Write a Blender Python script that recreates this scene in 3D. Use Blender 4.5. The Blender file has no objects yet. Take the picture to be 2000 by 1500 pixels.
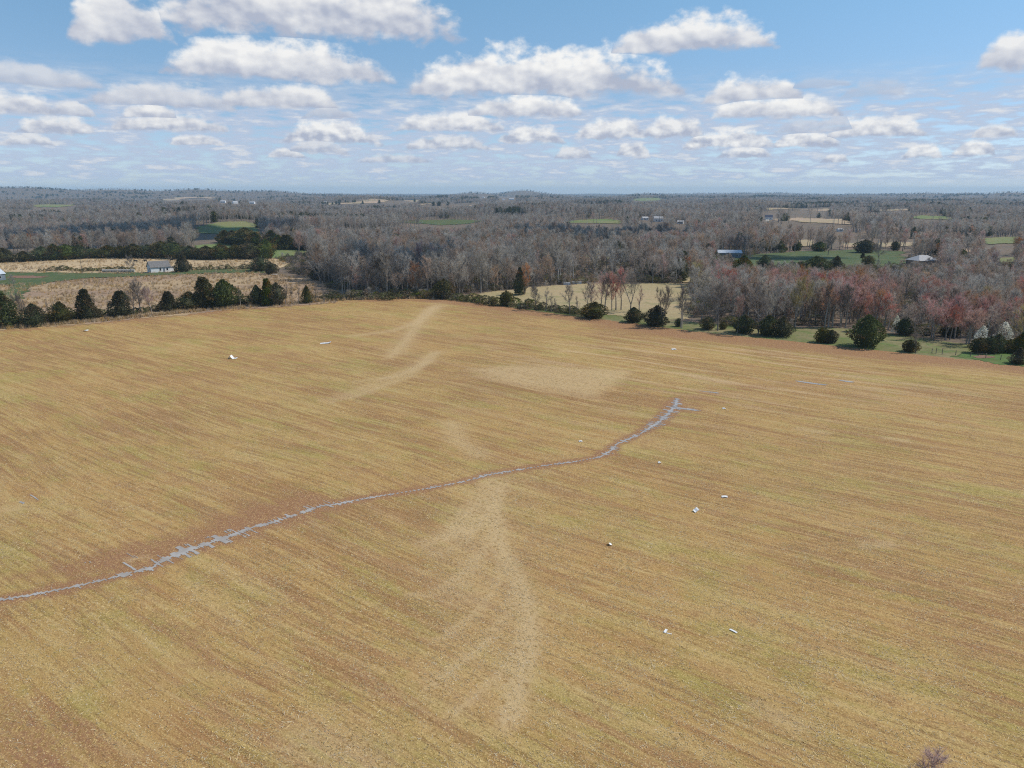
import bpy, math, random
import numpy as np

# ---------------------------------------------------------------- camera, light, exposure
S = bpy.context.scene
COL = S.collection
CAM_H, FPX = 40.0, 1387.0
PITCH = math.atan((750 - 376) / FPX)
cam_d = bpy.data.cameras.new('camera')
cam_d.sensor_width = 36.0
cam_d.lens = 36.0 * FPX / 2000.0
cam_d.clip_start, cam_d.clip_end = 0.5, 60000.0
cam = bpy.data.objects.new('camera', cam_d)
cam.location = (0, 0, CAM_H)
cam.rotation_euler = (math.pi / 2 - PITCH, 0, 0)
COL.objects.link(cam)
S.camera = cam

SUN_EL, SUN_AZ = math.radians(50), math.radians(81)      # azimuth from +Y towards +X
sun_v = (math.sin(SUN_AZ) * math.cos(SUN_EL), math.cos(SUN_AZ) * math.cos(SUN_EL), math.sin(SUN_EL))
sl = bpy.data.lights.new('sun', 'SUN')
sl.energy, sl.angle, sl.color = 3.9, math.radians(0.53), (1.0, 0.95, 0.87)
sun = bpy.data.objects.new('sun', sl)
from mathutils import Vector
sun.rotation_euler = Vector(sun_v).to_track_quat('Z', 'Y').to_euler()
sun.location = (300, 0, 500)
COL.objects.link(sun)

S.view_settings.view_transform = 'Standard'
S.view_settings.look = 'None'
S.view_settings.exposure = 0.0
S.view_settings.gamma = 1.0
S.view_settings.use_curve_mapping = False
S.render.engine = 'CYCLES'
S.cycles.max_bounces = 5
S.cycles.diffuse_bounces = 2
S.cycles.glossy_bounces = 2
S.cycles.volume_bounces = 1
S.cycles.transparent_max_bounces = 8
S.cycles.use_denoising = False
S.cycles.filter_width = 1.15
S.cycles.denoiser = 'OPENIMAGEDENOISE'
S.cycles.denoising_input_passes = 'RGB_ALBEDO_NORMAL'
S.cycles.denoising_prefilter = 'ACCURATE'
S.cycles.use_adaptive_sampling = True
S.cycles.adaptive_threshold = 0.02

def smooth(a, b, x):
    t = np.clip((np.asarray(x, float) - a) / (b - a), 0, 1)
    return t * t * (3 - 2 * t)

def px_dir(px, py):
    X, Y = (px - 1000) / FPX, (750 - py) / FPX
    c, s = math.cos(PITCH), math.sin(PITCH)
    return np.array((X, c + Y * s, -s + Y * c))

def px_ang(px, py):
    d = px_dir(px, py); d = d / np.linalg.norm(d)
    return math.degrees(math.atan2(d[0], d[1])), math.degrees(math.asin(d[2]))

# ---------------------------------------------------------------- node helper
class NT:
    def __init__(self, tree):
        self.t = tree; self.n = tree.nodes; self.l = tree.links
    def new(self, kind, **kw):
        nd = self.n.new(kind)
        for k, v in kw.items(): setattr(nd, k, v)
        return nd
    def put(self, sock, v):
        if v is None: return
        if hasattr(v, 'is_linked') or isinstance(v, bpy.types.NodeSocket): self.l.new(v, sock)
        else:
            if sock.type == 'RGBA' and len(v) == 3: v = (*v, 1)
            sock.default_value = v
    def math(self, op, a, b=None, c=None, clamp=False):
        nd = self.new('ShaderNodeMath', operation=op, use_clamp=clamp)
        for i, v in enumerate((a, b, c)):
            if v is not None: self.put(nd.inputs[i], v)
        return nd.outputs[0]
    def noise(self, vec, scale, detail=4, rough=0.55, dim='3D', dist=0.0):
        nd = self.new('ShaderNodeTexNoise', noise_dimensions=dim)
        self.put(nd.inputs['Vector'], vec)
        nd.inputs['Scale'].default_value = scale
        nd.inputs['Detail'].default_value = detail
        nd.inputs['Roughness'].default_value = rough
        nd.inputs['Distortion'].default_value = dist
        return nd.outputs['Fac']
    def mapping(self, vec, scale=(1, 1, 1), rot=(0, 0, 0), loc=(0, 0, 0)):
        nd = self.new('ShaderNodeMapping')
        self.put(nd.inputs['Vector'], vec)
        nd.inputs['Scale'].default_value = scale
        nd.inputs['Rotation'].default_value = rot
        nd.inputs['Location'].default_value = loc
        return nd.outputs[0]
    def rng(self, v, a, b, c=0.0, d=1.0, smoothst=True):
        nd = self.new('ShaderNodeMapRange', interpolation_type='SMOOTHSTEP' if smoothst else 'LINEAR')
        self.put(nd.inputs[0], v)
        for i, x in enumerate((a, b, c, d)): self.put(nd.inputs[1 + i], x)
        return nd.outputs[0]
    def mix(self, f, a, b, blend='MIX'):
        nd = self.new('ShaderNodeMix', data_type='RGBA', blend_type=blend)
        self.put(nd.inputs['Factor'], f)
        self.put(nd.inputs[6], a); self.put(nd.inputs[7], b)
        return nd.outputs[2]
    def attr(self, name):
        return self.new('ShaderNodeAttribute', attribute_name=name)

# ---------------------------------------------------------------- world: sky with cumulus
W = bpy.data.worlds.new('World'); S.world = W; W.use_nodes = True
try: W.cycles.sampling_method = 'NONE'
except Exception: pass
g = NT(W.node_tree); g.n.clear()
sky = g.new('ShaderNodeTexSky', sky_type='NISHITA', sun_disc=False)
sky.sun_elevation, sky.sun_rotation = SUN_EL, SUN_AZ
sky.altitude, sky.air_density, sky.dust_density, sky.ozone_density = 200, 1.0, 0.3, 2.5
bg = g.new('ShaderNodeBackground'); bg.inputs[1].default_value = 0.105
tc = g.new('ShaderNodeTexCoord')
sep = g.new('ShaderNodeSeparateXYZ'); g.l.new(tc.outputs['Generated'], sep.inputs[0])
az = g.math('MULTIPLY', g.math('ARCTAN2', sep.outputs[0], sep.outputs[1]), 57.29578)
el = g.math('MULTIPLY', g.math('ARCSINE', sep.outputs[2]), 57.29578)
lo_ = g.mix(g.rng(el, 1.0, 6.5, smoothst=False), (1.0, 1.12, 1.48), (.86, .955, 1.10))
tint = g.mix(g.rng(el, 6.5, 14.0, smoothst=False), lo_, (.95, 1.18, 1.20))
g.l.new(g.mix(1.0, sky.outputs[0], tint, 'MULTIPLY'), bg.inputs[0])
def sky_vec(dx=0.0, dy=0.0, sy=1.5):
    c = g.new('ShaderNodeCombineXYZ')
    g.put(c.inputs[0], g.math('ADD', az, dx)); g.put(c.inputs[1], g.math('MULTIPLY', g.math('ADD', el, dy), sy))
    return c.outputs[0]
v0, v1 = sky_vec(), sky_vec(0.35, 0.35)
hi = g.rng(el, 3.0, 7.5)
def cloud_noise(v):
    a = g.noise(v, 0.30, 6, 0.56); b = g.noise(v, 0.85, 5, 0.56)
    a = g.math('MULTIPLY_ADD', g.math('SUBTRACT', b, .5), .55, a)
    return g.math('ADD', b, g.math('MULTIPLY', g.math('SUBTRACT', a, b), hi))
def cloud_soft(v):
    a = g.noise(v, 0.34, 2.5, 0.5); b = g.noise(v, 0.95, 2.5, 0.5)
    return g.math('ADD', b, g.math('MULTIPLY', g.math('SUBTRACT', a, b), hi))
n0 = cloud_noise(v0); s0, s1 = cloud_soft(v0), cloud_soft(v1)
CLOUDS = [  # x0, x1, top, base (photo pixels), brightness
    (135, 350, -30, 80, .85), (300, 925, -95, 74, .95), (310, 790, 70, 158, .95), (775, 1335, 88, 188, 1.0),
    (905, 1150, 180, 229, 1.0), (1185, 1515, 30, 100, .9), (1365, 1575, 145, 200, 1.0),
    (1380, 1640, 182, 229, 1.05), (1900, 2150, 45, 132, .85), (-60, 215, 125, 168, .55), (160, 470, 160, 210, .65),
    (420, 675, 160, 212, .85), (-90, 125, 172, 223, .9), (235, 355, 197, 233, .9), (550, 745, 230, 281, .95),
    (770, 1000, 218, 257, .9), (1120, 1270, 229, 272, .95), (1250, 1380, 225, 269, .85), (1330, 1515, 248, 290, .95),
    (1505, 1640, 252, 288, .95), (1600, 1810, 222, 269, .9), (1762, 1840, 277, 309, 1.0), (1855, 1945, 271, 305, 1.0),
    (1890, 1990, 242, 269, .8), (90, 190, 198, 226, .7), (30, 200, 222, 262, .8), (215, 460, 218, 257, .8),
    (970, 1105, 242, 279, .9), (790, 960, 262, 292, .7), (590, 700, 205, 232, .5), (1200, 1270, 275, 307, .8),
    (1400, 1510, 285, 308, .9), (1540, 1670, 148, 172, .3), (1640, 1770, 148, 190, .3), (1500, 1700, 228, 262, .45),
    (700, 850, 300, 318, .6), (1080, 1160, 285, 310, .7), (1600, 1660, 300, 318, .8), (520, 600, 290, 308, .8),
    (560, 680, 268, 300, .6), (0, 110, 258, 284, .7), (330, 440, 262, 284, .8)]
random.seed(5)
for k in range(26):       # the same cumulus field goes on round the rest of the horizon
    a0 = random.uniform(42, 318); e0 = random.choice((2.6, 3.5, 5, 7, 9, 12, 16))
    wd = e0 * random.uniform(.5, 1.1)
    CLOUDS.append(('a', a0 if a0 < 180 else a0 - 360, e0, wd, wd * .28, random.uniform(.7, 1)))
F = V = B = None
for c in CLOUDS:
    if c[0] == 'a':
        ac, eb, hw, hh, br = c[1:]
    else:
        x0, x1, yt, yb, br = c
        ac, eb = px_ang((x0 + x1) / 2, yb)
        hw = (px_ang(x1, yb)[0] - px_ang(x0, yb)[0]) / 2
        hh = px_ang((x0 + x1) / 2, yt)[1] - eb
    a = g.math('MULTIPLY_ADD', az, 1 / hw, -ac / hw)
    v = g.math('MULTIPLY_ADD', el, 1 / hh, -eb / hh)
    a2 = g.math('MULTIPLY', a, a)
    t = g.math('MULTIPLY_ADD', a2, g.math('MULTIPLY', g.math('ADD', a2, 0.35), -0.74), 1.0)
    f = g.math('MINIMUM', g.math('SUBTRACT', t, v), g.math('MULTIPLY_ADD', v, 2.2, 0.05))
    f = g.math('MINIMUM', f, g.math('MULTIPLY', t, 1.0))
    if F is None: F, V, B = f, v, g.math('ADD', br, 0.0)
    else:
        pk = g.math('GREATER_THAN', f, F)
        V = g.math('MULTIPLY_ADD', pk, g.math('SUBTRACT', v, V), V)
        B = g.math('MULTIPLY_ADD', pk, g.math('SUBTRACT', br, B), B)
        F = g.math('MAXIMUM', F, f)
F = g.math('MAXIMUM', F, -2.0)
dens = g.math('ADD', F, g.math('MULTIPLY', g.math('SUBTRACT', n0, 0.49), 1.35))
alpha = g.math('MULTIPLY', g.rng(dens, -0.10, 0.36), g.rng(B, 0.2, 0.8, 0.45, 0.98))
# thin broken layer low over the horizon
lv = g.new('ShaderNodeCombineXYZ'); g.put(lv.inputs[0], g.math('MULTIPLY', az, 0.42)); g.put(lv.inputs[1], g.math('MULTIPLY', el, 2.1))
ln = g.noise(lv.outputs[0], 1.0, 4.5, 0.58)
low = g.math('MULTIPLY', g.rng(ln, 0.34, 0.54), g.math('MULTIPLY', g.rng(el, 9.0, 5.0), g.rng(el, 0.2, 1.2)))
relief = g.math('SUBTRACT', s0, s1)
sh = g.math('ADD', g.math('MULTIPLY', V, 1.3), g.math('MULTIPLY', relief, 2.4))
sh = g.math('ADD', sh, g.math('MULTIPLY', g.math('SUBTRACT', n0, .5), 1.3))
sh = g.math('MULTIPLY', g.math('ADD', sh, 0.04, clamp=True), g.math('MINIMUM', B, 1.0))
ccol = g.mix(sh, (0.45, 0.49, 0.60), (0.96, 0.95, 0.925))
lcol = g.mix(g.rng(ln, .52, .70), (0.50, 0.585, 0.74), (0.76, 0.77, 0.80))
bg2 = g.new('ShaderNodeBackground'); g.l.new(ccol, bg2.inputs[0])
bg3 = g.new('ShaderNodeBackground'); g.l.new(lcol, bg3.inputs[0])
m1 = g.new('ShaderNodeMixShader'); m2 = g.new('ShaderNodeMixShader')
g.put(m1.inputs[0], g.math('MULTIPLY', low, 0.92)); g.l.new(bg.outputs[0], m1.inputs[1]); g.l.new(bg3.outputs[0], m1.inputs[2])
g.put(m2.inputs[0], alpha); g.l.new(m1.outputs[0], m2.inputs[1]); g.l.new(bg2.outputs[0], m2.inputs[2])
wo = g.new('ShaderNodeOutputWorld'); g.l.new(m2.outputs[0], wo.inputs[0])

# ---------------------------------------------------------------- terrain
BUMPS = [  # px, depth, amplitude, radius across, radius in depth
    (445, 900, 8, 70, 80), (850, 1180, 5, 110, 80), (1160, 1180, 9, 75, 80), (1580, 1120, 6, 110, 90), (1820, 1250, 7, 90, 80),
    (720, 3000, 12, 260, 350), (1000, 3600, 16, 300, 300), (180, 5600, 58, 1700, 900), (-300, 5200, 55, 1400, 900), (920, 6000, 34, 180, 400),
    (1025, 7000, 42, 240, 500), (1245, 4600, 22, 160, 400), (790, 7200, 26, 160, 400), (1480, 8500, 40, 700, 900), (1990, 5200, 26, 500, 600), (1750, 6500, 14, 900, 800)]
def terrain(x, y):
    x = np.asarray(x, float); y = np.asarray(y, float)
    r = np.hypot(x, y)
    z = 0.28 * np.sin(x / 17 + 1) * np.sin(y / 23 + .5) * smooth(20, 80, r)
    k = smooth(330, 800, r)
    k = k * (1 + 1.0 * smooth(650, 1300, r))
    z = z + k * (2.4 * np.sin(x / 95 + y / 210 + .4) + 2.0 * np.sin(y / 120 - x / 260 + 2.1) + 1.6 * np.sin(x / 61 - y / 83)) - 1.5 * k
    k2 = smooth(2200, 5500, r)
    z = z + k2 * (6 * np.sin(x / 420 + y / 900) + 6 * np.sin(y / 530 - x / 700 + 1) + 4 * np.sin(x / 300 + 2))
    for px, d, am, rx, ry in BUMPS:
        cx = (px - 1000) / FPX * d
        z = z + am * np.exp(-((x - cx) / rx) ** 2 - ((y - d) / ry) ** 2)
    return z

_T = np.geomspace(18, 17000, 1400)
def at(px, py):
    """where the ray through this point of the view meets the terrain"""
    d = px_dir(px, py)
    x, y, z = d[0] * _T, d[1] * _T, CAM_H + d[2] * _T
    below = np.nonzero(z < terrain(x, y))[0]
    i = below[0] if len(below) else len(_T) - 1
    lo, hi_ = _T[max(i - 1, 0)], _T[i]
    for _ in range(18):
        m = (lo + hi_) / 2
        if CAM_H + d[2] * m < terrain(d[0] * m, d[1] * m): hi_ = m
        else: lo = m
    return float(d[0] * hi_), float(d[1] * hi_), float(terrain(d[0] * hi_, d[1] * hi_))
def depth_of(x, y, z): return y * math.cos(PITCH) - (z - CAM_H) * math.sin(PITCH)
def proj(x, y, z):
    c, s = math.cos(PITCH), math.sin(PITCH)
    dz = np.asarray(z, float) - CAM_H
    D = y * c - dz * s; U = y * s + dz * c
    return 1000 + FPX * x / D, 750 - FPX * U / D, D
def inpoly(px, py, poly):
    px = np.asarray(px, float); py = np.asarray(py, float)
    r = np.zeros(px.shape, bool); n = len(poly)
    for i in range(n):
        x1, y1 = poly[i]; x2, y2 = poly[(i + 1) % n]
        if y1 == y2: continue
        c = ((y1 > py) != (y2 > py)) & (px < (x2 - x1) * (py - y1) / (y2 - y1) + x1)
        r ^= c
    return r
def seg_dist(x, y, pts, vals=None):
    """distance to a polyline, and a value interpolated along it"""
    best = np.full(np.shape(x), 1e9); val = np.zeros(np.shape(x))
    for i in range(len(pts) - 1):
        ax, ay = pts[i][:2]; bx, by = pts[i + 1][:2]
        L = (bx - ax) ** 2 + (by - ay) ** 2 + 1e-9
        t = np.clip(((x - ax) * (bx - ax) + (y - ay) * (by - ay)) / L, 0, 1)
        d = np.hypot(x - ax - t * (bx - ax), y - ay - t * (by - ay))
        w = d < best
        best = np.where(w, d, best)
        if vals is not None: val = np.where(w, vals[i] + t * (vals[i + 1] - vals[i]), val)
    return best, val
def vnoise(x, y, seed=0):
    """smooth value noise"""
    xi, yi = np.floor(x), np.floor(y); fx, fy = x - xi, y - yi
    fx, fy = fx * fx * (3 - 2 * fx), fy * fy * (3 - 2 * fy)
    def h(a, b):
        s = np.sin(a * 127.1 + b * 311.7 + seed * 74.7) * 43758.5453
        return s - np.floor(s)
    return (h(xi, yi) * (1 - fx) + h(xi + 1, yi) * fx) * (1 - fy) + (h(xi, yi + 1) * (1 - fx) + h(xi + 1, yi + 1) * fx) * fy

# ---------------------------------------------------------------- object helpers
def tag(o, label=None, cat=None, group=None, kind=None):
    if label: o['label'] = label
    if cat: o['category'] = cat
    if group: o['group'] = group
    if kind: o['kind'] = kind
    return o
def mesh_of(name, v, f, mats, mi=None, smoothf=False):
    me = bpy.data.meshes.new(name)
    v = np.asarray(v, np.float32)
    if isinstance(f, np.ndarray):
        n, k = f.shape
        me.vertices.add(len(v)); me.vertices.foreach_set('co', v.ravel())
        me.loops.add(n * k); me.loops.foreach_set('vertex_index', f.astype(np.int32).ravel())
        me.polygons.add(n); me.polygons.foreach_set('loop_start', np.arange(0, n * k, k, dtype=np.int32))
        me.update(calc_edges=True)
    else:
        me.from_pydata([tuple(p) for p in v], [], f)
    for m in (mats if isinstance(mats, (list, tuple)) else [mats]): me.materials.append(m)
    if mi is not None: me.polygons.foreach_set('material_index', np.asarray(mi, np.int32))
    if smoothf: me.polygons.foreach_set('use_smooth', np.ones(len(me.polygons), bool))
    me.update()
    return me
def link(name, data, parent=None, loc=None):
    o = bpy.data.objects.new(name, data); COL.objects.link(o)
    if parent: o.parent = parent
    if loc is not None: o.location = loc
    return o
def empty(name, loc, rz=0.0, sc=None):
    o = bpy.data.objects.new(name, None); COL.objects.link(o)
    o.empty_display_size = 0.5
    o.location = loc; o.rotation_euler = (0, 0, rz)
    if sc is not None: o.scale = (sc, sc, sc) if np.isscalar(sc) else sc
    return o
class MB:
    def __init__(self): self.v = []; self.f = []; self.m = []
    def face(self, pts, m=0):
        i = len(self.v); self.v += [tuple(p) for p in pts]; self.f.append(tuple(range(i, i + len(pts)))); self.m.append(m)
    def box(self, lo, hi, m=0):
        x0, y0, z0 = lo; x1, y1, z1 = hi; i = len(self.v)
        self.v += [(x0, y0, z0), (x1, y0, z0), (x1, y1, z0), (x0, y1, z0), (x0, y0, z1), (x1, y0, z1), (x1, y1, z1), (x0, y1, z1)]
        for q in ((3, 2, 1, 0), (4, 5, 6, 7), (0, 1, 5, 4), (1, 2, 6, 5), (2, 3, 7, 6), (3, 0, 4, 7)):
            self.f.append(tuple(i + k for k in q)); self.m.append(m)
    def tube(self, pts, rad, n=5, m=0, cap=True):
        pts = [np.array(p, float) for p in pts]; base = len(self.v)
        for k, p in enumerate(pts):
            d = pts[min(k + 1, len(pts) - 1)] - pts[max(k - 1, 0)]
            d = d / (np.linalg.norm(d) + 1e-9)
            a = np.cross(d, (0, 0, 1) if abs(d[2]) < .9 else (1, 0, 0)); a /= np.linalg.norm(a); b = np.cross(d, a)
            for j in range(n):
                t = 2 * math.pi * j / n
                self.v.append(tuple(p + rad[k] * (math.cos(t) * a + math.sin(t) * b)))
        for k in range(len(pts) - 1):
            for j in range(n):
                q = base + k * n
                self.f.append((q + j, q + (j + 1) % n, q + n + (j + 1) % n, q + n + j)); self.m.append(m)
        if cap:
            self.f.append(tuple(base + (len(pts) - 1) * n + j for j in range(n))); self.m.append(m)
    def mesh(self, name, mats): return mesh_of(name, self.v, self.f, mats, self.m)
    def build(self, name, mats, parent=None, loc=None): return link(name, self.mesh(name, mats), parent, loc)

# ---------------------------------------------------------------- materials
def mat(name):
    m = bpy.data.materials.new(name); m.use_nodes = True
    t = NT(m.node_tree); b = t.n['Principled BSDF']
    b.inputs['Roughness'].default_value = 0.9
    b.inputs['Specular IOR Level'].default_value = 0.2
    return m, t, b
def plain(name, col, col2=None, scale=1.0, rough=0.85, spec=0.3, metal=0.0, rnd=0.0):
    m, t, b = mat(name)
    b.inputs['Roughness'].default_value = rough; b.inputs['Specular IOR Level'].default_value = spec; b.inputs['Metallic'].default_value = metal
    tcn = t.new('ShaderNodeTexCoord').outputs['Object']
    n = t.noise(tcn, scale, 5, 0.6)
    col2 = col2 or tuple(c * 0.75 for c in col)
    c = t.mix(t.rng(n, .35, .65), col, col2)
    if rnd:
        r = t.new('ShaderNodeObjectInfo').outputs['Random']
        h = t.new('ShaderNodeHueSaturation'); t.l.new(c, h.inputs['Color'])
        t.put(h.inputs['Value'], t.rng(r, 0, 1, 1 - rnd, 1 + rnd, False))
        t.put(h.inputs['Hue'], t.rng(t.math('FRACT', t.math('MULTIPLY', r, 7.31)), 0, 1, .5 - rnd * .06, .5 + rnd * .06, False))
        c = h.outputs[0]
    t.l.new(c, b.inputs['Base Color'])
    return m
def twig_mat(name, a, b_, rnd=0.22, thin=0.0):
    """bark or twig colour that differs a little from tree to tree and along the crown"""
    m, t, b = mat(name)
    oi = t.new('ShaderNodeObjectInfo').outputs['Random']
    pos = t.new('ShaderNodeNewGeometry').outputs['Position']
    n = t.noise(pos, 0.35, 3, .6)
    c = t.mix(t.rng(n, .35, .65), a, b_)
    h = t.new('ShaderNodeHueSaturation'); t.l.new(c, h.inputs['Color'])
    t.put(h.inputs['Value'], t.rng(oi, 0, 1, 1 - rnd, 1 + rnd, False))
    t.put(h.inputs['Saturation'], t.rng(t.math('FRACT', t.math('MULTIPLY', oi, 5.7)), 0, 1, .7, 1.3, False))
    t.l.new(h.outputs[0], b.inputs['Base Color'])
    if thin:        # twigs and sprays are round or translucent: light wraps through them
        tr = t.new('ShaderNodeBsdfTranslucent'); t.l.new(h.outputs[0], tr.inputs[0])
        mx = t.new('ShaderNodeMixShader'); mx.inputs[0].default_value = thin
        t.l.new(b.outputs[0], mx.inputs[1]); t.l.new(tr.outputs[0], mx.inputs[2]); t.l.new(mx.outputs[0], t.n['Material Output'].inputs['Surface'])
    return m
M = {}
M['bark'] = twig_mat('grey bark', (.30, .265, .23), (.20, .175, .15))
M['bark_pale'] = twig_mat('pale bark', (.42, .39, .34), (.26, .23, .19))
M['twig'] = twig_mat('grey twigs', (.49, .45, .39), (.385, .35, .30), thin=.45)
M['twig_warm'] = twig_mat('warm twigs', (.49, .385, .30), (.39, .30, .235), thin=.45)
M['twig_dark'] = twig_mat('dark twigs', (.26, .225, .20), (.18, .16, .14), thin=.45)
M['bud_red'] = twig_mat('red buds', (.54, .235, .20), (.47, .30, .25), thin=.45)
M['bud_pink'] = twig_mat('dusty red buds', (.52, .335, .285), (.45, .33, .275), thin=.45)
M['bud_rust'] = twig_mat('rust buds', (.48, .24, .125), (.40, .25, .15), thin=.45)
M['bud_yellow'] = twig_mat('yellow green buds', (.44, .36, .14), (.37, .31, .17), thin=.45)
M['blossom'] = twig_mat('white blossom', (.85, .85, .78), (.70, .70, .58), rnd=.08, thin=.4)
M['cedar'] = twig_mat('dark cedar foliage', (.058, .068, .024), (.095, .084, .032), rnd=.3, thin=.3)
M['cedar_green'] = twig_mat('green cedar foliage', (.098, .122, .034), (.066, .084, .026), rnd=.25, thin=.3)
M['cedar_bronze'] = twig_mat('bronze cedar foliage', (.185, .120, .044), (.105, .085, .034), rnd=.2, thin=.3)
M['bush_green'] = twig_mat('green brambles', (.13, .165, .04), (.17, .15, .07), rnd=.25, thin=.3)
M['bush_brown'] = twig_mat('brown brambles', (.27, .20, .13), (.18, .15, .09), rnd=.25, thin=.25)
M['straw'] = twig_mat('pale straw', (.60, .46, .25), (.46, .34, .17), rnd=.3)
M['sedge'] = twig_mat('standing dry grass', (.52, .39, .22), (.42, .29, .16), rnd=.25)
M['white_paint'] = plain('white paint', (.78, .78, .77), (.70, .70, .70), .8)
M['shingle'] = plain('grey shingles', (.20, .19, .185), (.14, .135, .13), 1.5)
M['shingle_pale'] = plain('pale grey shingles', (.46, .45, .45), (.36, .355, .355), 2.0)
M['shingle_navy'] = plain('navy roofing', (.035, .04, .075), (.05, .05, .08), 1.0)
M['metal_roof'] = plain('pale blue metal roofing', (.56, .60, .64), (.46, .50, .54), .7, rough=.5, spec=.4)
M['shed_wall'] = plain('grey blue metal siding', (.20, .23, .27), (.15, .18, .21), .6)
M['glass'] = plain('dark window glass', (.03, .035, .045), None, 1, rough=.12, spec=.5)
M['wood_post'] = plain('weathered post', (.24, .20, .16), (.15, .12, .10), 2)
M['wire'] = plain('fence wire', (.25, .25, .25), None, 2, rough=.5, metal=.6)
M['debris'] = plain('white sheet', (.82, .82, .80), (.62, .60, .56), 3, rough=.6)
M['hide'] = plain('black hide', (.02, .017, .015), None, 2)
M['bale'] = plain('grey bale wrap', (.42, .40, .37), (.30, .28, .24), 1.2)
M['concrete'] = plain('pale gravel', (.62, .58, .50), (.5, .46, .40), .5)
M['brick'] = plain('brown brick', (.20, .13, .10), (.15, .10, .08), 1.5)
M['cloud'] = plain('cloud', (.92, .92, .93), (.86, .87, .9), .01, rough=1, spec=0)

def ground_mat(name, c1, c2, c3, s_big=0.05, s_fine=0.8, bump=0.3, stretch=(1, 1, 1)):
    m, t, b = mat(name)
    p = t.mapping(t.new('ShaderNodeTexCoord').outputs['Object'], stretch)
    big = t.noise(p, s_big, 5, .6); mid = t.noise(p, s_big * 6, 4, .6); fine = t.noise(p, s_fine, 5, .7)
    c = t.mix(t.rng(big, .40, .60), c1, c2)
    c = t.mix(t.math('MULTIPLY', t.rng(mid, .50, .68), .7), c, c3)
    v = t.rng(fine, .25, .75, .72, 1.28, False)
    h = t.new('ShaderNodeHueSaturation'); t.l.new(c, h.inputs['Color']); t.put(h.inputs['Value'], v)
    t.l.new(h.outputs[0], b.inputs['Base Color'])
    bp = t.new('ShaderNodeBump'); bp.inputs['Strength'].default_value = bump; bp.inputs['Distance'].default_value = .4
    t.l.new(fine, bp.inputs['Height']); t.l.new(bp.outputs[0], b.inputs['Normal'])
    return m
M['litter'] = ground_mat('leaf litter', (.19, .135, .095), (.15, .115, .085), (.12, .12, .06))
M['verge'] = ground_mat('spring verge', (.14, .155, .05), (.24, .20, .10), (.10, .16, .035), .045)
M['lush'] = ground_mat('lush grass', (.09, .15, .036), (.11, .16, .045), (.14, .15, .05), .06)
M['lawn'] = ground_mat('green lawn', (.07, .105, .036), (.09, .112, .04), (.16, .145, .065), .03)
M['hayfield'] = ground_mat('pale straw', (.52, .385, .225), (.45, .33, .19), (.38, .27, .155), .02, 1.1, stretch=(.5, 1.6, 1))
M['weeds'] = ground_mat('weedy straw', (.42, .30, .17), (.32, .215, .14), (.26, .18, .125), .03, .9, stretch=(.6, 1.3, 1))
M['pasture'] = ground_mat('tan pasture', (.36, .285, .15), (.40, .30, .165), (.25, .23, .10), .02, .9)
M['hillgrass'] = ground_mat('hill grass', (.15, .20, .065), (.20, .20, .08), (.24, .20, .10), .02)
M['tanland'] = ground_mat('dry grass land', (.44, .31, .20), (.33, .27, .15), (.42, .26, .18), .012)
M['redsoil'] = ground_mat('red soil', (.24, .12, .08), (.22, .13, .09), (.16, .12, .07), .1)

ROW = math.atan2(-110, 153)           # drilling direction, the same as the right-hand field edge
m, t, b = mat('drilled stubble field')
obj = t.new('ShaderNodeTexCoord').outputs['Object']
p0 = t.mapping(obj, rot=(0, 0, -ROW))  # x runs along the rows, which bend a little with the ground
wv = t.new('ShaderNodeCombineXYZ'); t.put(wv.inputs[1], t.math('MULTIPLY', t.math('SUBTRACT', t.noise(obj, .011, 2, .5), .5), 10.0))
wa = t.new('ShaderNodeVectorMath', operation='ADD'); t.l.new(p0, wa.inputs[0]); t.l.new(wv.outputs[0], wa.inputs[1]); p = wa.outputs[0]
soil, pale, dry = (t.attr(k).outputs['Fac'] for k in ('soil', 'pale', 'dry'))
wide = t.noise(t.mapping(p, (.35, 1, 1)), .035, 4, .6)
patch = t.noise(t.mapping(p, (.5, 1, 1), loc=(31, 7, 0)), .11, 4, .62)
strk0 = t.noise(t.mapping(p, (.055, 1, 1)), .55, 5, .62)
mod = t.rng(t.noise(t.mapping(p, (.6, 1, 1), loc=(200, 90, 0)), .045, 4, .6), .34, .66, -.12, .10, False)
strk = t.math('ADD', strk0, mod)
strk2 = t.noise(t.mapping(p, (.05, 1, 1), loc=(5, 50, 0)), 2.2, 3, .6)
rows = t.noise(t.mapping(p, (.12, 1, 1), loc=(9, 3, 0)), 5.5, 2, .6)
f1 = t.noise(t.mapping(p, (.75, 1, 1)), 2.3, 4, .75)
f2 = t.noise(p, 7.5, 3, .75)
c = t.mix(t.rng(wide, .36, .64), (.430, .266, .122), (.415, .276, .120))
c = t.mix(t.math('MULTIPLY', t.rng(patch, .47, .66), .70), c, (.305, .268, .085))           # greener
c = t.mix(t.math('MULTIPLY', t.rng(strk, .47, .62), .85), c, (.325, .178, .092))           # bare brown streaks
c = t.mix(t.math('MULTIPLY', t.rng(strk, .46, .30), .55), c, (.50, .37, .175))             # straw
c = t.mix(t.math('MULTIPLY', t.rng(t.math('ADD', strk2, t.math('MULTIPLY', mod, .6)), .50, .62), .68), c, (.255, .150, .076))
c = t.mix(t.math('MULTIPLY', t.rng(strk2, .47, .36), .45), c, (.52, .385, .20))
mott = t.noise(t.mapping(p, (.6, 1, 1), loc=(3, 88, 0)), .42, 4, .65)
c = t.mix(t.math('MULTIPLY', t.rng(mott, .52, .66), .50), c, (.315, .180, .100))
c = t.mix(t.math('MULTIPLY', t.rng(mott, .45, .34), .28), c, (.285, .258, .078))
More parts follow.
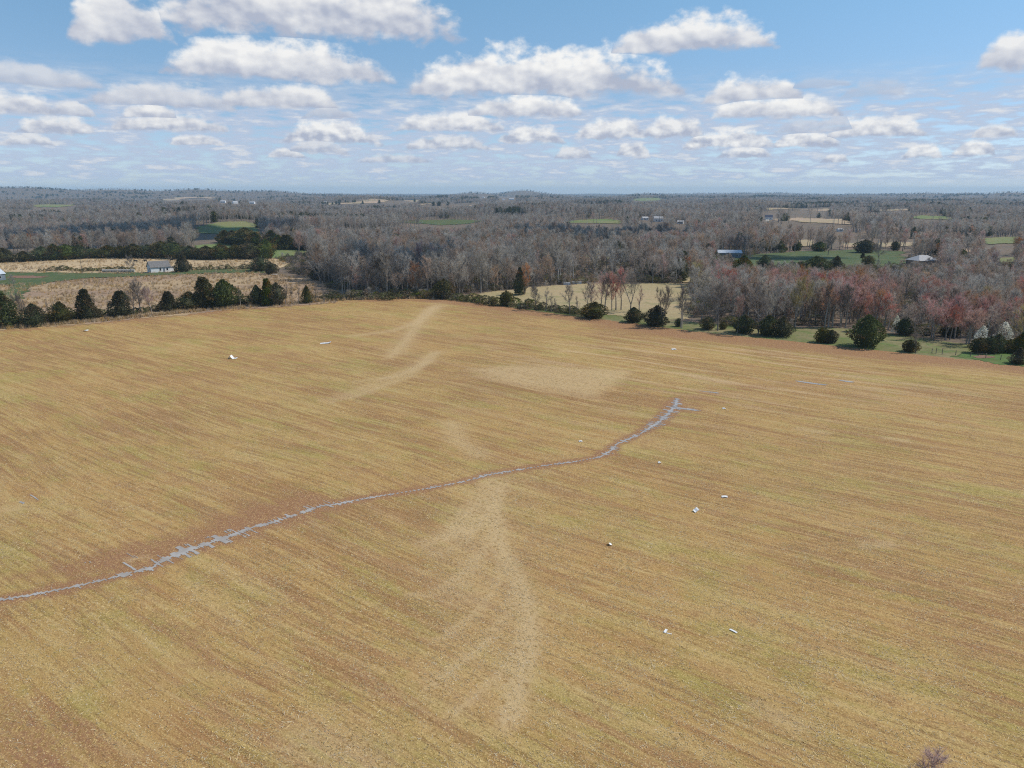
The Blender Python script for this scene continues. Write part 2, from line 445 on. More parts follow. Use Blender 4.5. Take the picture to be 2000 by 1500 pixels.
drymask = t.math('MULTIPLY', dry, t.rng(t.noise(t.mapping(p, (.08, 1, 1), loc=(77, 3, 0)), .35, 4, .6), .50, .62))
c = t.mix(t.math('MULTIPLY', drymask, .85), c, (.52, .37, .22))
c = t.mix(t.math('MULTIPLY', pale, t.rng(f1, .2, .7, .55, 1)), c, (.53, .385, .22))
sm = t.rng(t.math('ADD', soil, t.math('MULTIPLY', t.math('SUBTRACT', t.math('ADD', f1, strk), 1.0), 1.0)), .25, .80)
c = t.mix(t.math('MULTIPLY', sm, .95), c, t.mix(t.rng(f1, .35, .65), (.330, .178, .105), (.275, .150, .09)))
c = t.mix(t.math('MULTIPLY', t.rng(f1, .48, .34), .60), c, (.20, .115, .045))             # gaps between plants
c = t.mix(t.math('MULTIPLY', t.rng(f2, .55, .64), .75), c, (.66, .49, .24))                # residue flecks
c = t.mix(t.math('MULTIPLY', t.rng(f2, .45, .34), .60), c, (.15, .10, .035))
c = t.mix(t.math('MULTIPLY', t.rng(rows, .62, .74), .45), c, (.13, .08, .04))
c = t.mix(t.math('MULTIPLY', t.math('MULTIPLY', pale, .85), t.rng(f1, .33, .60)), c, (.52, .38, .215))
cg = t.new('ShaderNodeHueSaturation'); cg.inputs['Saturation'].default_value = 1.10; cg.inputs['Value'].default_value = 1.0
t.l.new(c, cg.inputs['Color']); t.l.new(cg.outputs[0], b.inputs['Base Color'])
bp = t.new('ShaderNodeBump'); bp.inputs['Strength'].default_value = .55; bp.inputs['Distance'].default_value = .12
t.l.new(t.math('ADD', f2, f1), bp.inputs['Height']); t.l.new(bp.outputs[0], b.inputs['Normal'])
M['field'] = m
m, t, b = mat('muddy water')
b.inputs['Roughness'].default_value = .2; b.inputs['Specular IOR Level'].default_value = .4
pw = t.new('ShaderNodeTexCoord').outputs['Object']
t.l.new(t.mix(t.rng(t.noise(pw, .5, 4, .6), .35, .65), (.43, .395, .35), (.34, .295, .25)), b.inputs['Base Color'])
M['water'] = m

# ---------------------------------------------------------------- ground
azs = np.radians(np.concatenate([np.arange(-180, -66, 6), np.arange(-66, 66, .4), np.arange(66, 180.1, 6)]))
rs = np.concatenate([[0.5], np.geomspace(6, 17000, 400)])
A_, R_ = np.meshgrid(azs, rs)
gx, gy = R_ * np.sin(A_), R_ * np.cos(A_)
gv = np.stack([gx, gy, terrain(gx, gy)], -1).reshape(-1, 3)
nr, na = A_.shape
ii, jj = np.meshgrid(np.arange(nr - 1), np.arange(na - 1), indexing='ij')
q = (ii * na + jj).ravel()
gf = np.stack([q, q + na, q + na + 1, q + 1], -1)[:, ::-1]
tag(link('ground', mesh_of('ground', gv, gf, M['litter'], smoothf=True)), kind='structure')

cu, su = math.cos(ROW), math.sin(ROW)
def uv(x, y): return x * cu + y * su, -x * su + y * cu
def xy(u, v): return u * cu - v * su, u * su + v * cu
EDGE_L = [at(*p_)[:2] for p_ in ((0, 643), (100, 636), (200, 627), (300, 617), (400, 607), (520, 597), (640, 588), (750, 584), (850, 583))]
EDGE_R = [at(*p_)[:2] for p_ in ((850, 583), (980, 598), (1100, 615), (1350, 647), (1560, 668), (1700, 683), (1860, 700), (2000, 713))]
dxl = np.subtract(EDGE_L[0], EDGE_L[2]); dxl = dxl / np.linalg.norm(dxl)
FIELD = [tuple(np.array(EDGE_L[0]) + dxl * 160)] + EDGE_L + EDGE_R[1:] + [(EDGE_R[-1][0] + 110, EDGE_R[-1][1] - 82), (230, -60), (-330, -60)]
FX, FY = [a for a, _ in FIELD], [b_ for _, b_ in FIELD]

def drape(name, poly, mtl, cell, off, attrs=None, wob=1.0, wobs=4.0, aligned=False, kind='structure'):
    """a sheet of ground cover laid over the terrain inside a polygon (world coordinates)"""
    P = np.array(poly)
    if aligned:
        pu, pv = uv(P[:, 0], P[:, 1])
    else: pu, pv = P[:, 0], P[:, 1]
    us = np.arange(pu.min() - cell, pu.max() + 2 * cell, cell); vs = np.arange(pv.min() - cell, pv.max() + 2 * cell, cell)
    U, V_ = np.meshgrid(us, vs, indexing='ij')
    X, Y = xy(U, V_) if aligned else (U, V_)
    cx, cy = X[:-1, :-1] + (X[1, 0] - X[0, 0]) / 2, Y[:-1, :-1] + (Y[0, 1] - Y[0, 0]) / 2
    wx = (vnoise(cx / wobs, cy / wobs, 3) - .5) * 2 * wob; wy = (vnoise(cx / wobs, cy / wobs, 9) - .5) * 2 * wob
    keep = inpoly(cx + wx, cy + wy, poly)
    n1_, n2_ = U.shape
    I, J = np.nonzero(keep)
    f = np.stack([I * n2_ + J, (I + 1) * n2_ + J, (I + 1) * n2_ + J + 1, I * n2_ + J + 1], -1)
    used, inv = np.unique(f, return_inverse=True)
    xs, ys = X.ravel()[used], Y.ravel()[used]
    me = mesh_of(name, np.stack([xs, ys, terrain(xs, ys) + off], -1), inv.reshape(f.shape), mtl, smoothf=True)
    if attrs:
        for k, fn in attrs.items():
            at_ = me.attributes.new(k, 'FLOAT', 'POINT'); at_.data.foreach_set('value', np.asarray(fn(xs, ys), np.float32))
    return tag(link(name, me), kind=kind)
def wp(pts): return [at(*p_)[:2] for p_ in pts]

PUD = [(-60, 1181, .35), (0, 1172, .4), (60, 1162, .5), (120, 1151, .75), (200, 1133, .55), (262, 1117, .6), (296, 1109, .7), (312, 1097, 1.1), (340, 1084, 1.5), (380, 1070, 1.4), (420, 1056, 1.2),
       (455, 1044, 1.5), (495, 1029, 2.0), (530, 1021, .8), (580, 1004, 1.0), (625, 988, 1.3), (645, 987, .7), (700, 976, .45), (760, 966, .4), (830, 955, .55), (900, 942, .35), (955, 927, .8), (1010, 918, .4),
       (1060, 910, .35), (1120, 902, .5), (1170, 893, .3), (1190, 881, 1.4), (1203, 868, .8), (1228, 857, .9), (1252, 845, .6), (1280, 829, 1.6), (1296, 815, 4.2), (1308, 804, 3.0), (1318, 792, 1.4), (1321, 779, .7)]
pud = [(*at(a, b_)[:2], min(w, 1.7) * (.48 if b_ > 985 else .38)) for a, b_, w in PUD]
EXTRA = [[(1318, 797, .5), (1345, 799, .4), (1362, 802, .2)], [(1562, 745, .5), (1585, 749, .6), (1608, 752, .4)], [(1640, 743, .3), (1660, 746, .3)], [(1368, 764, .3), (1398, 768, .25)],
         [(58, 967, .08), (66, 972, .12), (74, 978, .08)], [(36, 981, .1), (43, 983, .12)], [(238, 1099, .15), (262, 1114, .2)], [(246, 1081, .12), (262, 1090, .12)], [(160, 1100, .06), (175, 1098, .10)]]
extra = [[(*at(a, b_)[:2], w) for a, b_, w in L_] for L_ in EXTRA]
SOIL2 = [[wp([(-40, 1140), (60, 1122), (160, 1104), (250, 1085), (330, 1075)]), 2.2, .55], [wp([(-40, 986), (40, 982), (85, 970)]), 2.0, .5],
         [wp([(240, 1090), (330, 1070), (420, 1045), (500, 1015), (600, 990)]), 5.0, .85], [wp([(1300, 815), (1380, 770), (1480, 755), (1640, 745)]), 5.0, .45],
         [wp([(300, 1195), (370, 1245), (430, 1310)]), 1.4, .6], [wp([(0, 1400), (80, 1440), (110, 1490)]), 4.0, .6], [wp([(200, 1230), (330, 1290), (460, 1330)]), 4.5, .42], [wp([(700, 1330), (800, 1400)]), 2.5, .35], [wp([(1500, 1130), (1700, 1180), (1900, 1260)]), 4.0, .35], [wp([(1840, 1440), (2000, 1480)]), 3.0, .4]]
PALE = [[wp([(860, 592), (828, 622), (798, 655), (772, 690)]), 3.5, .32], [wp([(852, 688), (800, 722), (738, 748), (650, 782)]), 2.2, .38], [wp([(880, 828), (897, 862), (935, 888)]), 2.0, .5],
        [wp([(962, 938), (935, 985), (885, 1035), (835, 1065)]), 1.4, .5], [wp([(966, 990), (975, 1060), (1012, 1130), (1036, 1200), (1032, 1275), (1010, 1345), (1000, 1400)]), .8, .9],
        [wp([(985, 945), (972, 985), (935, 1025), (870, 1052)]), .8, .55], [wp([(975, 955), (950, 1010), (905, 1060), (850, 1085)]), .6, .45], [wp([(968, 1010), (950, 1070), (905, 1120), (850, 1160)]), .55, .45], [wp([(985, 1060), (975, 1130), (930, 1200), (860, 1250)]), .5, .45], [wp([(1015, 1130), (985, 1210), (920, 1280), (840, 1340)]), .5, .5], [wp([(1030, 1180), (1010, 1270), (960, 1340), (880, 1400)]), .45, .45], [wp([(1036, 1210), (1025, 1300), (1000, 1380), (985, 1430)]), .5, .6],
        [wp([(855, 598), (815, 630), (760, 648), (690, 656)]), 1.8, .45], [wp([(850, 690), (800, 735), (740, 758), (690, 776)]), 1.2, .45], [wp([(845, 705), (775, 735), (700, 745)]), 1.2, .35], [wp([(840, 600), (810, 640), (795, 665), (760, 700)]), 1.4, .4],
        [wp([(905, 1000), (925, 1090), (900, 1160)]), 2.2, .22], [wp([(960, 950), (960, 1100), (960, 1250), (900, 1330)]), 6.0, .16], [wp([(1480, 1380), (1560, 1420)]), 1.0, .4], [wp([(600, 1440), (720, 1490)]), 2.0, .4],
        [wp([(1690, 1066), (1740, 1064)]), .8, .6], [wp([(1560, 838), (1610, 846)]), .9, .6], [wp([(1735, 857), (1765, 861)]), .8, .7], [wp([(800, 1161), (830, 1164)]), .4, .7], [wp([(1100, 686), (1130, 688)]), 1.0, .6], [wp([(252, 1095), (282, 1089)]), .5, .8],
        [wp([(-20, 1000), (30, 995)]), 1.5, .35], [wp([(1210, 968), (1230, 970)]), .6, .3]]
PATCHES = [(wp([(895, 722), (1000, 710), (1250, 722), (1225, 748), (1165, 782), (1080, 766), (960, 745)]), .75)]
def soil_fn(x, y):
    d, w = seg_dist(x, y, pud, [p_[2] for p_ in pud])
    s = np.exp(-(d / (1.0 + 2.2 * w)) ** 2) * 1.0
    for pl, sg, am in SOIL2:
        d, _ = seg_dist(x, y, pl); s = np.maximum(s, am * np.exp(-(d / sg) ** 2))
    for L_ in extra:
        d, _ = seg_dist(x, y, L_); s = np.maximum(s, .6 * np.exp(-(d / 1.3) ** 2))
    dr, _ = seg_dist(x, y, EDGE_R + [(EDGE_R[-1][0] + 110, EDGE_R[-1][1] - 82)]); s = np.maximum(s, 1.05 * np.exp(-(dr / 12) ** 2))
    dl, _ = seg_dist(x, y, EDGE_L); s = np.maximum(s, .62 * np.exp(-((dl - 4) / 5) ** 2))
    return s
def pale_fn(x, y):
    s = np.zeros_like(x)
    for pl, sg, am in PALE:
        d, _ = seg_dist(x, y, pl); s = s + am * np.exp(-(d / sg) ** 2)
    for pl, am in PATCHES:
        d, _ = seg_dist(x, y, pl + pl[:1]); i = inpoly(x, y, pl)
        s = np.maximum(s, am * np.where(i, smooth(-1, 5, d), 0))
    dl, _ = seg_dist(x, y, EDGE_L); s = np.maximum(s, .9 * np.exp(-(dl / 1.3) ** 2))
    return np.clip(s, 0, 1)
def dry_fn(x, y):
    X_, Y_, _ = at(1450, 720)
    return np.clip(.12 + np.exp(-((x - X_) / 60) ** 2 - ((y - Y_) / 34) ** 2), 0, 1)
drape('field', FIELD, M['field'], .75, .05, {'soil': soil_fn, 'pale': pale_fn, 'dry': dry_fn}, wob=.6, wobs=3, aligned=True)

# standing water between the drill rows
def water(name, line, ext=2.0, far=.3, seed=1):
    L_ = np.array(line); pu, pv = uv(L_[:, 0], L_[:, 1]); mw = L_[:, 2].max() * 2.6 + ext
    cu_, cv_ = .30, .07
    us = np.arange(pu.min() - mw, pu.max() + mw, cu_); vs = np.arange(pv.min() - mw, pv.max() + mw, cv_)
    out_v, out_f = [], []
    for u0 in range(0, len(us), 400):
        U, V_ = np.meshgrid(us[u0:u0 + 401], vs, indexing='ij')
        X, Y = xy(U, V_)
        d, w = seg_dist(X, Y, line, list(L_[:, 2]))
        st = vnoise(U / 3.6, V_ / .21, seed) * .72 + vnoise(U / 1.5, V_ / .13, seed + 4) * .28
        br = vnoise(U / 1.2, V_ / 1.2, seed + 7)
        wet = d < w * (.18 + 2.6 * np.clip(st - .30, 0, 1)) * (.55 + .9 * br)
        wet |= (d < w * 2.1 + far * smooth(.35, .6, w)) & (st > .66)
        wet &= (st > .25) | (d < w * .5)
        wet |= (d < w * .42) & (w < .42)
        k = wet[:-1, :-1]
        I, J = np.nonzero(k)
        if not len(I): continue
        n2_ = U.shape[1]
        f = np.stack([I * n2_ + J, (I + 1) * n2_ + J, (I + 1) * n2_ + J + 1, I * n2_ + J + 1], -1)
        used, inv = np.unique(f, return_inverse=True)
        xs, ys = X.ravel()[used], Y.ravel()[used]
        b0 = sum(len(a) for a in out_v)
        out_v.append(np.stack([xs, ys, terrain(xs, ys) + .075], -1)); out_f.append(inv.reshape(f.shape) + b0)
    if out_v:
        return tag(link(name, mesh_of(name, np.concatenate(out_v), np.concatenate(out_f), M['water'], smoothf=True)), kind='structure')
water('water', pud)
for k, L_ in enumerate(extra): water('water', L_, seed=20 + k, far=0.0)

# other ground covers
PX = dict(
    verge=[(846, 583), (900, 580), (1000, 591), (1100, 603), (1180, 612), (1330, 628), (1480, 640), (1560, 639), (1640, 641), (1760, 655), (1840, 666), (1900, 674), (2010, 682), (2250, 700), (2250, 750), (2000, 718), (1700, 688), (1560, 673), (1350, 652), (1100, 620), (980, 603), (850, 586)],
    pasture=[(930, 592), (900, 580), (950, 571), (1060, 561), (1140, 554), (1345, 553), (1350, 615), (1330, 630), (1180, 613), (1050, 600)],
    hay=[(-260, 545), (-260, 498), (0, 500), (150, 501), (350, 500), (500, 502), (548, 507), (566, 516), (520, 530), (400, 531), (300, 536), (150, 536), (0, 534)],
    green=[(-260, 560), (-260, 534), (0, 532), (180, 534), (330, 532), (380, 527), (500, 525), (535, 533), (480, 533), (400, 535), (300, 538), (180, 543), (100, 551), (62, 562), (30, 590), (-30, 600), (8, 570), (20, 556), (-60, 556)],
    weeds=[(-260, 690), (-260, 556), (30, 556), (100, 552), (180, 545), (300, 539), (400, 535), (480, 532), (535, 533), (600, 548), (680, 572), (660, 592), (400, 610), (200, 630), (0, 647)],
    red=[(18, 541), (30, 539.5), (92, 540), (88, 543.5), (20, 545)],
    strip=[(380, 480), (435, 475), (475, 471), (520, 482), (610, 488), (612, 500), (560, 505), (430, 506), (380, 500)],
    lawn=[(1425, 505), (1480, 497), (1560, 492), (1700, 488), (1765, 492), (1770, 520), (1640, 524), (1440, 522)],
    band=[(915, 489), (1000, 489), (1195, 494), (1195, 507), (1000, 499), (915, 496)],
    glade=[(1755, 562), (1765, 553), (1788, 552), (1795, 560), (1780, 570)],
    lush=[(1860, 698), (1890, 689), (1960, 685), (2050, 690), (2200, 712), (2200, 745), (2000, 716)],
    clayspot=[(1899, 698), (1915, 694), (1938, 697), (1935, 700), (1905, 700)])
drape('weedy_field', wp(PX['weeds']), M['weeds'], 2.0, .10, wob=4, wobs=14)
drape('hay_field', wp(PX['hay']), M['hayfield'], 2.0, .16, wob=4, wobs=14)
drape('lawn', wp(PX['green']), M['lawn'], 1.5, .22, wob=2, wobs=6)
drape('dirt_yard', wp(PX['red']), M['redsoil'], .8, .28, wob=2, wobs=4)
drape('verge', wp(PX['verge']), M['verge'], 1.0, .03, wob=1.2, wobs=3)
drape('lush_grass', wp(PX['lush']), M['lush'], .8, .09, wob=2, wobs=4)
drape('clay_patch', wp(PX['clayspot']), M['redsoil'], .4, .14, wob=.8, wobs=1.5)
drape('pasture', wp(PX['pasture']), M['pasture'], 1.5, .12, wob=3, wobs=9)
drape('meadow', wp(PX['strip']), M['hillgrass'], 3, .3, wob=3, wobs=12)
drape('lawn', wp(PX['lawn']), M['lawn'], 2.5, .3, wob=3, wobs=12)
drape('meadow', wp(PX['band']), M['hillgrass'], 3, .3, wob=3, wobs=12)
drape('meadow', wp(PX['glade']), M['pasture'], 1.5, .2, wob=3, wobs=8)
FAR = [('dry_field', [(1330, 545), (1400, 540), (1405, 550), (1335, 553)], 'pasture'), ('meadow', [(1190, 500), (1260, 503), (1255, 512), (1190, 508)], 'hillgrass'),
       ('dry_field', [(1880, 486), (1910, 485), (1905, 492), (1880, 493)], 'tanland'), ('dry_field', [(820, 399), (930, 397), (925, 400), (822, 402)], 'tanland'),
       ('dry_field', [(340, 386.5), (420, 386), (418, 389), (345, 389.5)], 'tanland'), ('green_field', [(60, 402), (150, 400), (140, 404), (70, 405)], 'hillgrass'), ('dry_field', [(1690, 410), (1780, 408), (1775, 411.5), (1695, 413)], 'tanland'),
       ('hillside_meadow', [(375, 452), (395, 441), (430, 434), (480, 433), (505, 440), (500, 454), (430, 458)], 'hillgrass'),
       ('green_field', [(755, 431), (800, 430.5), (900, 430), (945, 431), (930, 437), (860, 440), (780, 434)], 'lawn'),
       ('green_field', [(1100, 434), (1130, 430), (1190, 428.5), (1215, 433), (1210, 438), (1110, 437)], 'hillgrass'),
       ('dry_field', [(1515, 427), (1560, 425), (1610, 427), (1660, 432), (1660, 439), (1560, 435), (1515, 431)], 'tanland'),
       ('dry_field', [(1500, 407.5), (1620, 406.5), (1620, 411), (1505, 411)], 'tanland'),
       ('dry_field', [(630, 398), (700, 395.5), (790, 392), (822, 391), (815, 394), (740, 397), (640, 400)], 'tanland'),
       ('dry_field', [(1765, 426), (1800, 421), (1850, 424), (1880, 430), (1800, 428)], 'hillgrass'),
       ('dry_field', [(1645, 476), (1720, 475), (1790, 473), (1785, 481), (1720, 483), (1650, 483)], 'tanland'),
       ('dry_field', [(1560, 470), (1590, 469), (1585, 482), (1560, 482)], 'tanland'),
       ('dry_field', [(1235, 390), (1290, 387), (1290, 390), (1240, 392)], 'hillgrass'),
       ('dry_field', [(318, 389), (355, 388), (352, 391), (318, 392)], 'tanland'),
       ('green_field', [(1920, 466), (1990, 463), (1985, 476), (1925, 478)], 'hillgrass'),
       ('green_field', [(1940, 506), (1990, 503), (1985, 516), (1945, 518)], 'hillgrass')]
for nm, poly, mk in FAR:
    P = wp(poly); dd = np.mean([q_[1] for q_ in P])
    drape(nm, P, M[mk], max(3, dd / 250), .3 + dd * 2.5e-4, wob=dd / 250, wobs=dd / 60)
dw = wp([(1493, 433), (1497, 427), (1503, 424.5), (1509, 424.5), (1502, 429), (1498, 434)])
drape('driveway', dw, M['concrete'], 3, .7, wob=1, wobs=8)

# ---------------------------------------------------------------- haze
xs_, ys_ = 17500, 17500
hm = MB(); hm.box((-17500, -800, -60), (17500, 17500, 150))
hz, t, b = mat('haze'); t.n.remove(b)
pv_ = t.new('ShaderNodeVolumePrincipled')
pv_.inputs['Color'].default_value = (.50, .76, 1.0, 1); pv_.inputs['Density'].default_value = 7.5e-5; pv_.inputs['Anisotropy'].default_value = 0.0
t.l.new(pv_.outputs[0], t.n['Material Output'].inputs['Volume'])
tag(hm.build('haze', hz), kind='stuff')

# ---------------------------------------------------------------- tree models
def unit(v): return v / (np.linalg.norm(v) + 1e-9)
def grow_bare(seed, H, spread, clear, n_limb, n_br, n_tw, tw_len, tw_w, fork=False, lod=0):
    """returns (trunk MB, crown MB); crown material 0 = bark, 1 = twigs"""
    rg = np.random.default_rng(seed); T_, Cn = MB(), MB()
    def path(p0, d, L, n, wander, up):
        pts = [np.array(p0, float)]; d = unit(np.array(d, float))
        for _ in range(n):
            d = unit(d + rg.normal(0, wander, 3) + np.array((0, 0, up)))
            pts.append(pts[-1] + d * L / n)
        return pts
    stems = []
    R0 = H * .0155
    if fork:
        base = path((0, 0, -.3), (0, 0, 1), H * .22, 2, .05, 0)
        T_.tube(base, [R0 * 1.5, R0 * 1.2, R0], 6)
        for k in range(rg.integers(2, 4)):
            a = rg.uniform(0, 6.28)
            stems.append(path(base[-1], (math.cos(a) * .45, math.sin(a) * .45, 1), H * .74, 5, .09, .06))
    else:
        stems.append(path((0, 0, -.3), (0, 0, 1), H * .95, 7, .045, .03))
    for st in stems:
        n = len(st)
        r = [R0 * (.8 if fork else 1.35) * (1 - .9 * k / (n - 1)) + .015 for k in range(n)]
        T_.tube(st, r, 6 if lod == 0 else 4)
        nl = n_limb if not fork else max(4, n_limb // 2)
        for i in range(nl):
            t_ = clear + (1 - clear) * (i + rg.uniform(0, 1)) / nl if not fork else .15 + .85 * (i + rg.uniform(0, 1)) / nl
            f_ = t_ * (n - 1); k = min(int(f_), n - 2); p_ = st[k] + (st[k + 1] - st[k]) * (f_ - k)
            a = i * 2.4 + rg.uniform(-.6, .6); out = spread * (1.1 - .5 * t_)
            L = H * (.40 - .26 * t_) * rg.uniform(.75, 1.25) * (.6 + spread * .6)
            lb = path(p_, (math.cos(a) * out, math.sin(a) * out, .75), L, 4, .12, .10)
            Cn.tube(lb, [max(.012, R0 * .42 * (1 - t_ * .5) * (1 - .8 * q_ / 4)) for q_ in range(5)], 4 if lod == 0 else 3, 0, False)
            for j in range(n_br):
                s = .25 + .75 * (j + rg.uniform(0, 1)) / n_br; f2_ = s * 4; k2 = min(int(f2_), 3)
                p2 = lb[k2] + (lb[k2 + 1] - lb[k2]) * (f2_ - k2)
                d2 = unit(lb[k2 + 1] - lb[k2]) + rg.normal(0, .55, 3); d2[2] += .25
                b2 = path(p2, d2, L * .42 * rg.uniform(.6, 1.2), 2, .15, .08)
                if lod == 0: Cn.tube(b2, [.03, .02, .012], 3, 1, False)
                for q_ in range(n_tw):
                    s2 = rg.uniform(.1, 1) * 2; k3 = min(int(s2), 1)
                    p3 = b2[k3] + (b2[k3 + 1] - b2[k3]) * (s2 - k3)
                    d3 = unit(unit(b2[k3 + 1] - b2[k3]) + rg.normal(0, .6, 3) + np.array((0, 0, .2)))
                    side = unit(np.cross(d3, rg.normal(0, 1, 3))) * tw_w
                    Lw = tw_len * rg.uniform(.6, 1.4); mid = p3 + d3 * Lw * .55 + rg.normal(0, .08, 3)
                    Cn.face((p3 - side * .5, p3 + side * .5, mid + side * .5, mid - side * .5), 1)
                    Cn.face((mid - side * .5, mid + side * .5, p3 + d3 * Lw), 1)
    return T_, Cn
def leafy(seed, H, R, prof, n, sz, mats_n=2, lump=.30, core=True, droop=.25, base=.04):
    """a dense evergreen or bush: many small sprays through the outer part of the crown"""
    rg = np.random.default_rng(seed); Cn = MB(); T_ = MB()
    T_.tube([(0, 0, -.3), (0, 0, H * .3), (0, 0, H * .7)], [H * .022, H * .016, H * .006], 5)
    nl = 26
    lz, la = rg.uniform(.05, .95, nl), rg.uniform(0, 6.28, nl); lr = rg.uniform(.12, .3, nl); ls = rg.uniform(-.6, 1, nl)
    def rad(t_, a):
        r_ = prof(t_)
        d = np.minimum(np.abs(a - la), 6.283 - np.abs(a - la)) / 2.2
        return r_ * R * (1 + lump * np.sum(ls * np.exp(-((t_ - lz) / lr) ** 2 - (d / .35) ** 2)))
    if core:
        nz, na_ = 9, 10; b0 = len(Cn.v)
        for i in range(nz):
            t_ = base + .02 + (.93 - base) * i / (nz - 1)
            for j in range(na_):
                a = 6.283 * j / na_; r_ = rad(t_, a) * .64 * rg.uniform(.8, 1.1)
                Cn.v.append((r_ * math.cos(a), r_ * math.sin(a), t_ * H))
        for i in range(nz - 1):
            for j in range(na_):
                Cn.f.append((b0 + i * na_ + j, b0 + i * na_ + (j + 1) % na_, b0 + (i + 1) * na_ + (j + 1) % na_, b0 + (i + 1) * na_ + j)); Cn.m.append(0)
    for k in range(n):
        t_ = base + (1 - base) * rg.uniform(0, 1) ** 1.1; a = rg.uniform(0, 6.283)
        r_ = rad(t_, a) * (1.13 - .48 * rg.uniform(0, 1) ** 1.1)
        p_ = np.array((r_ * math.cos(a), r_ * math.sin(a), t_ * H))
        o = np.array((math.cos(a), math.sin(a), .55 - droop + rg.normal(0, .3)))
        d = unit(o + rg.normal(0, .45, 3)); s = unit(np.cross(d, rg.normal(0, 1, 3)))
        L = sz * rg.uniform(.6, 1.5); w = L * rg.uniform(.28, .5)
        mi = 1 if (mats_n > 1 and vnoise(np.array(a * 1.3), np.array(t_ * 5), seed) > .62) else 0
        Cn.face((p_ - s * w * .6, p_ + s * w * .6, p_ + d * L * .6 + s * w * .5, p_ + d * L * .6 - s * w * .5), mi)
        Cn.face((p_ + d * L * .6 - s * w * .5, p_ + d * L * .6 + s * w * .5, p_ + d * L * 1.1 + rg.normal(0, .05, 3)), mi)
    return T_, Cn
cone = lambda t_: (1.06 - t_) ** .72 * min(1, .45 + t_ * 3.2)
egg = lambda t_: max(.02, math.sin(math.pi * min(1, (t_ * .86 + .16)))) ** .75
ball = lambda t_: max(.02, math.sqrt(max(0, 1 - (2 * t_ - .92) ** 2)))
flame = lambda t_: max(.03, math.sin(math.pi * min(1, .22 + .78 * t_))) ** .9 * (1.1 - .3 * t_)

BARE = []       # (trunk mesh, {colour: crown mesh}, height, kind)
def reg_bare(kind, T_, Cn, H, cols, bark='bark'):
    tm = T_.mesh('trunk', [M[bark]])
    base = Cn.mesh('crown', [M[bark], M['twig']])
    cm = {}
    for c_ in cols:
        me = base.copy(); me.materials[1] = M[c_]; cm[c_] = me
    BARE.append((tm, cm, H, kind))
COLS = ('twig', 'twig_warm', 'twig_dark', 'bud_red', 'bud_pink', 'bud_rust', 'bud_yellow')
for s_ in range(5): reg_bare('tall', *grow_bare(100 + s_, 16, .72, .34, 14, 7, 15, 1.25, .042), 16, COLS)
for s_ in range(3): reg_bare('round', *grow_bare(200 + s_, 14, 1.0, .22, 16, 8, 15, 1.2, .042), 14, COLS)
for s_ in range(3): reg_bare('fork', *grow_bare(300 + s_, 13, .95, .3, 17, 8, 14, 1.1, .040, fork=True), 13, COLS)
for s_ in range(2): reg_bare('slim', *grow_bare(400 + s_, 10, .55, .22, 11, 5, 10, .9, .030), 10, COLS)
for s_ in range(2): reg_bare('pale', *grow_bare(500 + s_, 16, .75, .36, 13, 6, 12, 1.1, .036), 16, COLS, 'bark_pale')
reg_bare('bush', *grow_bare(600, 3.0, 1.3, .04, 16, 6, 12, .42, .012), 3.0, COLS)
EVER = []
def reg_ever(kind, mats_, T_, Cn, H, W_):
    EVER.append((T_.mesh('trunk', [M['bark']]), Cn.mesh('crown', [M[k] for k in mats_]), H, W_, kind))
ED, EG = ('cedar', 'cedar_bronze'), ('cedar_green', 'cedar_bronze')
for s_ in range(3): reg_ever('cone', (ED, EG, ED)[s_], *leafy(700 + s_, 9, 2.7, cone, 2400, .46, lump=.42), 9, 5.4)
for s_ in range(4): reg_ever('egg', (ED, EG, ED, EG)[s_], *leafy(720 + s_, 6, 2.9, egg, 2200, .38, lump=.40), 6, 5.8)
for s_ in range(3): reg_ever('ball', (ED, EG, ED)[s_], *leafy(740 + s_, 4, 2.2, ball, 1600, .30, lump=.3), 4, 4.4)
for s_ in range(2): reg_ever('flame', (ED, EG)[s_], *leafy(760 + s_, 9, 2.2, flame, 2200, .42, lump=.3), 9, 4.4)
for s_ in range(3): reg_ever('bramble', (('bush_green', 'bush_brown'), ('bush_brown', 'bush_green'), ('bush_green', 'cedar'))[s_], *leafy(780 + s_, 2, 1.6, ball, 900, .26, lump=.5, core=False), 2, 3.2)
for s_ in range(2): reg_ever('blossom', ('blossom', 'blossom'), *leafy(790 + s_, 6, 1.6, flame, 1000, .30, lump=.5, core=False), 6, 3.2)

